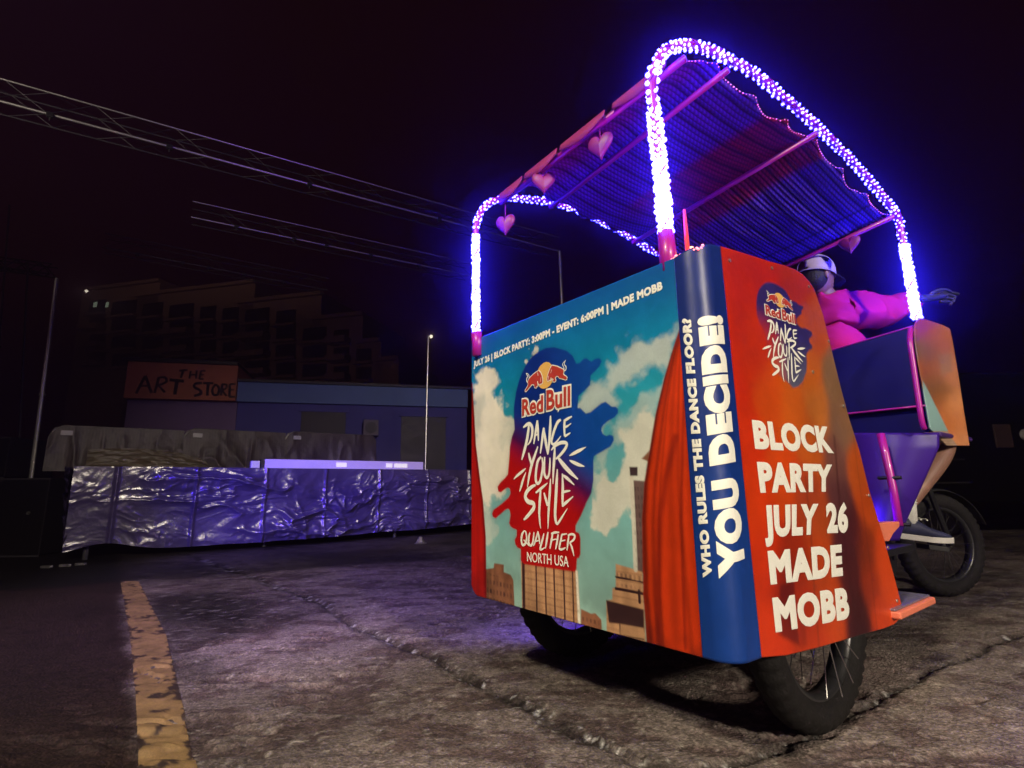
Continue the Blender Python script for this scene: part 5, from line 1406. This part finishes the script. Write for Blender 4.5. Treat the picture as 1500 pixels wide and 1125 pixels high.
shL = np.array([shR[0] + .05, .60, shR[2] - .02]); chest = np.array([neck[0] + .02, .44, neck[2] - .22]); pel = np.array([2.06, .44, 1.06])
kneR = wy(1392, 648, 2.86); ankR = wy(1328, 742, 2.76); hipR = pel + np.array([.02, -.11, -.03])
print('arm', np.linalg.norm(elb - shR), np.linalg.norm(wri - elb), np.linalg.norm(tip - wri), 'shin', np.linalg.norm(kneR - ankR), 'head', HC, 'shR', shR, 'knee', kneR, 'ank', ankR, 'pel', pel, 'thigh', np.linalg.norm(kneR - hipR))
hipL = pel + np.array([.02, .11, -.03]); kneL = hipL + np.array([.36, .03, -.12]); ankL = kneL + np.array([-.05, 0, -.42])
V4 = lambda p, r: (p[0], p[1], p[2], r)
# facing direction of the head in the photo: to the right and away
ch = [[V4(pel, .13), V4((pel + chest) / 2, .125), V4(chest, .115), V4((chest + neck) / 2 + np.array([0, 0, .03]), .07), V4(neck, .050), V4(neck * .5 + HC * .5, .052), V4(HC + np.array([.0, 0, -.01]), .085), V4(HC + np.array([-.005, 0, .05]), .082)],
      [3, V4(shR, .062), V4(elb, .043), V4(wri, .028)],
      [3, V4(shL, .062), V4(shL + np.array([.2, .03, -.22]), .043), V4(shL + np.array([.42, -.02, -.28]), .03)],
      [0, V4(hipR, .10), V4((hipR + kneR) / 2, .078), V4(kneR, .055), V4((kneR * .62 + ankR * .38), .056), V4(ankR, .036)],
      [0, V4(hipL, .10), V4((hipL + kneL) / 2, .078), V4(kneL, .055), V4((kneL * .62 + ankL * .38), .056), V4(ankL, .036)]]
bv, bf = skin_mesh(ch)
body = MB(); body.add(bv, bf)
# hand: palm and five fingers, index stretched towards the pointed direction
d = tip - wri; Lh = np.linalg.norm(d); d = d / Lh; up = np.array([0, 0, 1.]); sd_ = np.cross(d, up); sd_ /= np.linalg.norm(sd_); up = np.cross(sd_, d)
KH = Lh / .182
print('LH', Lh)
def hp(a, b, c): return wri + d * a * KH + up * b * 1.15 + sd_ * c
glove = MB()
hv, hf = skin_mesh([[V4(hp(-.03, 0, 0), .026), V4(hp(.03, .0, 0), (.034, .022)), V4(hp(.085, .0, 0), (.038, .018))]], levels=1); body.add(hv, hf); gc = hv.mean(0); glove.add(gc + (hv - gc) * 1.07, hf)
fingers = [[(.07, .018, 0), (.115, .020, 0), (.150, .014, .002), (.182, .004, .002)],
           [(.07, .006, 0), (.112, .006, .006), (.135, -.010, .018), (.120, -.028, .022)],
           [(.07, -.010, 0), (.108, -.012, .006), (.126, -.028, .018), (.108, -.042, .022)],
           [(.065, -.025, 0), (.098, -.030, .004), (.112, -.042, .014), (.096, -.052, .018)],
           [(.01, .018, .015), (.045, .034, .028), (.075, .028, .038), (.095, .012, .040)]]
for fg_ in fingers:
    v_, f_ = skin_mesh([[V4(hp(*q), .0098 - .0008 * i) for i, q in enumerate(fg_)]], levels=1); body.add(v_, f_)
    v_, f_ = skin_mesh([[V4(hp(*q), .0118 - .0008 * i) for i, q in enumerate(fg_)]], levels=1); glove.add(v_, f_)
glove.build('glove', mat('dark_glove', (.03, .03, .09), .7, bump=.3, bscale=80), per, True)
# face: nose and ears; the head looks along fd_
fd_ = np.array([math.cos(math.radians(-52)), math.sin(math.radians(-52)), 0])*.0 + (toV(VC + np.array([1, .25, 0]) ) ); fd_ = fd_ / np.linalg.norm(fd_); fs_ = np.cross(fd_, (0, 0, 1.))
def ell(c, ax, n=14, m_=10):
    vs = []; fs = []
    for i in range(m_ + 1):
        a = PI * i / m_
        for k in range(n):
            b = 2 * PI * k / n; vs.append(c + ax[0] * math.sin(a) * math.cos(b) + ax[1] * math.sin(a) * math.sin(b) + ax[2] * math.cos(a))
    for i in range(m_):
        for k in range(n): fs.append((i * n + k, i * n + (k + 1) % n, (i + 1) * n + (k + 1) % n, (i + 1) * n + k))
    return vs, fs
Zv = np.array([0, 0, 1.])
v_, f_ = ell(HC + fd_ * .012 + Zv * -.012, (fd_ * .086, fs_ * .072, Zv * .104)); body.add(v_, f_)
v_, f_ = ell(HC + fd_ * .102 - Zv * .012, (fd_ * .020, fs_ * .013, Zv * .024), 10, 6); body.add(v_, f_)
v_, f_ = ell(HC + fd_ * .07 - Zv * .085, (fd_ * .035, fs_ * .03, Zv * .03), 10, 6); body.add(v_, f_)
v_, f_ = ell(HC + fd_ * .088 - Zv * .055, (fd_ * .014, fs_ * .024, Zv * .010), 10, 6); body.add(v_, f_)
for sg in (1, -1):
    v_, f_ = ell(HC + fs_ * .078 * sg + fd_ * -.002 - Zv * .012, (fd_ * .020, fs_ * .010, Zv * .032), 10, 6); body.add(v_, f_)
bo = body.build('body', 'skin', per, True)
for sg in (1, -1):
    v_, f_ = ell(HC + fd_ * .083 + fs_ * .032 * sg + Zv * .012, (fd_ * .012, fs_ * .014, Zv * .009), 10, 6); MB().add(v_, f_).build('eye', 'ink_cream', bo, True)
# hair: cap of short dark hair low at the back
hr = MB(); v_, f_ = ell(HC - fd_ * .022 - Zv * .016, (fd_ * .080, fs_ * .078, Zv * .086), 20, 14)
v_ = [p for p in v_]; hr.add([p if (p - HC) @ fd_ < .03 else p - fd_ * max(0, (p - HC) @ fd_ - .03) for p in v_], f_); hr.build('hair', 'hair', per, True)
# cap worn backwards: crown, peak, opening, patch
capc = HC + Zv * .012 - fd_ * .004; tl = (Zv + fd_ * .16); tl /= np.linalg.norm(tl); cf = fd_ - tl * (fd_ @ tl); cf /= np.linalg.norm(cf)
cm = MB(); n, m_ = 40, 14; vs = []; fs = []
for i in range(m_ + 1):
    a = PI * .5 * i / m_
    for k in range(n):
        b = 2 * PI * k / n
        rr = 1.0 + .012 * math.cos(6 * b)
        vs.append(capc + (cf * .110 * math.cos(b) + fs_ * .096 * math.sin(b)) * math.sin(a) ** .75 * rr + tl * (.128 * math.cos(a) ** .9 - .012))
for i in range(m_):
    for k in range(n):
        b = 2 * PI * (k + .5) / n
        if i >= m_ - 5 and abs(((b - PI + PI) % (2 * PI)) - PI) < .42 - (m_ - 1 - i) * .05: continue
        fs.append((i * n + k, i * n + (k + 1) % n, (i + 1) * n + (k + 1) % n, (i + 1) * n + k))
vs_cap = list(vs)
cap_o = cm.add(vs, fs).build('cap', 'cap', per, True); s = cap_o.modifiers.new('t', 'SOLIDIFY'); s.thickness = .003
pk = MB(); vs = []
for k in range(13):
    b = -1.0 + 2.0 * k / 12
    e = capc + (cf * math.cos(b) * .108 + fs_ * math.sin(b) * .094) - tl * .012
    o_ = capc + cf * (.108 + .075 * math.cos(b * 1.2)) * 1 + fs_ * math.sin(b) * .085 - tl * .022; 
    vs += [e, (e + o_) / 2 + tl * .004, o_]
fs = [(k * 3 + j, k * 3 + 3 + j, k * 3 + 4 + j, k * 3 + 1 + j) for k in range(12) for j in range(2)]
o = pk.add(vs, fs).build('cap_peak', 'dark_cloth', cap_o, True); s = o.modifiers.new('t', 'SOLIDIFY'); s.thickness = .004
MB().tube([capc + (cf * .109 * math.cos(2 * PI * k / 40) + fs_ * .095 * math.sin(2 * PI * k / 40)) - tl * .010 for k in range(41)], .0035, 6).build('cap_band', 'cap', cap_o, True)
pc = MB(); pdir = -fs_ * 0 + (toV(VC + np.array([.35, -1, 0]))); pdir /= np.linalg.norm(pdir)
# round dark patch on the side seen by the camera
best = None
for q_v in vs_cap:
    a_ = cproj(fromV(q_v)); nv_ = (q_v - capc) / np.linalg.norm(q_v - capc)
    dd = math.hypot(a_[0] - 1210, a_[1] - 379) + (40 if (fromV(q_v) - fromV(capc)) @ (CO - fromV(capc)) < 0 else 0)
    if best is None or dd < best[0]: best = (dd, q_v, nv_)
cen, nn = best[1], best[2]; e1 = np.cross(nn, tl); e1 /= np.linalg.norm(e1); e2 = np.cross(nn, e1)
pts = [cen + nn * .004 + (e1 * math.cos(2 * PI * k / 24) + e2 * math.sin(2 * PI * k / 24)) * (.017 + .004 * (k % 3 == 0)) for k in range(24)]
pc.prism(pts, nn, -.012).build('patch', 'dark_cloth', cap_o)
# shirt
sv_, sf_ = skin_mesh([[V4(pel + np.array([0, 0, .05]), .185), V4((pel + chest) / 2, .195), V4(chest, .195), V4((chest + neck) / 2 + np.array([0, 0, .035]), .15), V4(neck - np.array([0, 0, .01]), .066)],
                      [3, V4((shR * .6 + chest * .4) + np.array([0, 0, .03]), .13), V4(shR + np.array([0, 0, -.012]), .118), V4((shR + elb) / 2, .110), V4(elb, .100), V4((elb * .45 + wri * .55), .078), V4(wri - d * .035, .045)],
                      [3, V4(shL, .105), V4(shL + np.array([.2, .03, -.22]), .09), V4(shL + np.array([.38, -.01, -.27]), .055)]], levels=3)
nz_ = np.stack([fbm(sv_[:, 0] * 9 + sv_[:, 2] * 6, sv_[:, 1] * 9 + sv_[:, 2] * 8, 601 + k * 3, 3) - .5 for k in range(3)], 1)
cn_ = (sv_ - (shR + elb) / 2); rdg = (1 - np.abs(2 * fbm(sv_[:, 0] * 8 + sv_[:, 2] * 3 + sv_[:, 1] * 5, sv_[:, 2] * 7 - sv_[:, 1] * 5, 641, 3, .45) - 1))[:, None] ** 4
MB().add(sv_ + nz_ * .045 + rdg * .034 * np.array([-.35, -.85, .25]), sf_).build('shirt', 'shirt', per, True)
# shorts, sock, shoe
sv_, sf_ = skin_mesh([[V4(pel, .15), V4(pel + np.array([0, 0, -.08]), .13)], [0, V4(hipR, .12), V4(hipR * .35 + kneR * .65, .10)], [0, V4(hipL, .12), V4(hipL * .35 + kneL * .65, .10)]])
MB().add(sv_, sf_).build('shorts', 'dark_cloth', per, True)
heel = wy(1314, 782, 2.74); toe = wy(1392, 792, 2.74)
def shoe(heel, toe, ank, nm=True):
    u = toe - heel; L_ = np.linalg.norm(u); u /= L_; sdv = np.cross(u, Zv); sdv /= np.linalg.norm(sdv); upv = np.cross(sdv, u)
    MB().tube([tuple(ank + np.array([0, 0, .085])), tuple(ank + np.array([0, 0, .04])), tuple(ank), tuple(heel + u * .05 + upv * .05)], [.047, .045, .042, .046], 16).build('sock', 'sock', per, True)
    for k in range(5):
        c_ = ank + np.array([0, 0, .02 + k * .013]); MB().tube([tuple(c_ + np.array([math.cos(a) * .0455, math.sin(a) * .0455, 0])) for a in np.linspace(0, 2 * PI, 20)], .003, 5).build('sock_rib', 'sock', per, True)
    n = 18; st2 = [(-.02, .038, .085), (.03, .045, .10), (.10, .047, .085), (.17, .050, .055), (.24, .048, .042), (.29, .038, .032), (.315, .012, .022)]
    vs = []
    for (a, w_, h_) in st2:
        for k in range(n):
            b = 2 * PI * k / n; z_ = math.sin(b); vs.append(heel + u * (a / .315 * L_) + sdv * w_ * math.cos(b) + upv * (h_ * .5 * (z_ + 1) if z_ > -1 else 0))
    fs = [(i * n + k, i * n + (k + 1) % n, (i + 1) * n + (k + 1) % n, (i + 1) * n + k) for i in range(len(st2) - 1) for k in range(n)] + [tuple(range(n)), tuple((len(st2) - 1) * n + k for k in range(n))]
    so = MB().add(vs, fs).build('shoe', 'shoe', per, True)
    vs = []
    for (a, w_, h_) in st2:
        up2 = .018 * max(0, (a - .2) / .1)
        for (c1, c2) in ((-1, 0), (1, 0), (1, 1), (-1, 1)):
            vs.append(heel + u * (a / .315 * L_ * 1.02) + sdv * (w_ + .006) * c1 + upv * (-.022 + up2 * .6 + c2 * .028))
    fs = [(i * 4 + k, i * 4 + (k + 1) % 4, i * 4 + 4 + (k + 1) % 4, i * 4 + 4 + k) for i in range(len(st2) - 1) for k in range(4)] + [(0, 1, 2, 3), tuple((len(st2) - 1) * 4 + k for k in range(4))]
    MB().add(vs, fs).build('sole', 'sole', so, False, bevel=.004)
    for q in (.07, .10, .13): MB().tube([tuple(heel + u * q + upv * .085 - sdv * .03), tuple(heel + u * (q + .012) + upv * .092), tuple(heel + u * q + upv * .085 + sdv * .03)], .004, 6).build('lace', 'ink_cream', so)
    return u, sdv, upv
u_, s_v, u_v = shoe(heel, toe, ankR)
hl = ankL + np.array([-.06, 0, -.08]); shoe(hl, hl + np.array([.29, 0, -.01]), ankL)
# pedals under the shoes
for hh, uu in ((heel, u_), (hl, np.array([1., 0, 0]))):
    MB().obox(hh + uu * .17 - Zv * .045, uu * .05, np.cross(uu, Zv) * .045, Zv * .012).build('pedal', 'black', ped, bevel=.003)

# ================================================================== air: thin haze added to give the light strings a bloom
hz = MB().box((-70, -20, -1.0), (70, 66, 16)).build('added_bloom_haze', mat('tmp', (1, 1, 1)), None, kind='stuff')
m = bpy.data.materials.new('bloom_haze'); m.use_nodes = True
N, L = nodes(m); N.remove(N['Principled BSDF']); v = N.new('ShaderNodeVolumePrincipled')
v.inputs['Color'].default_value = (.85, .55, .85, 1); v.inputs['Density'].default_value = .034; v.inputs['Anisotropy'].default_value = .955
L.new(v.outputs[0], N['Material Output'].inputs['Volume']); hz.data.materials.clear(); hz.data.materials.append(m)
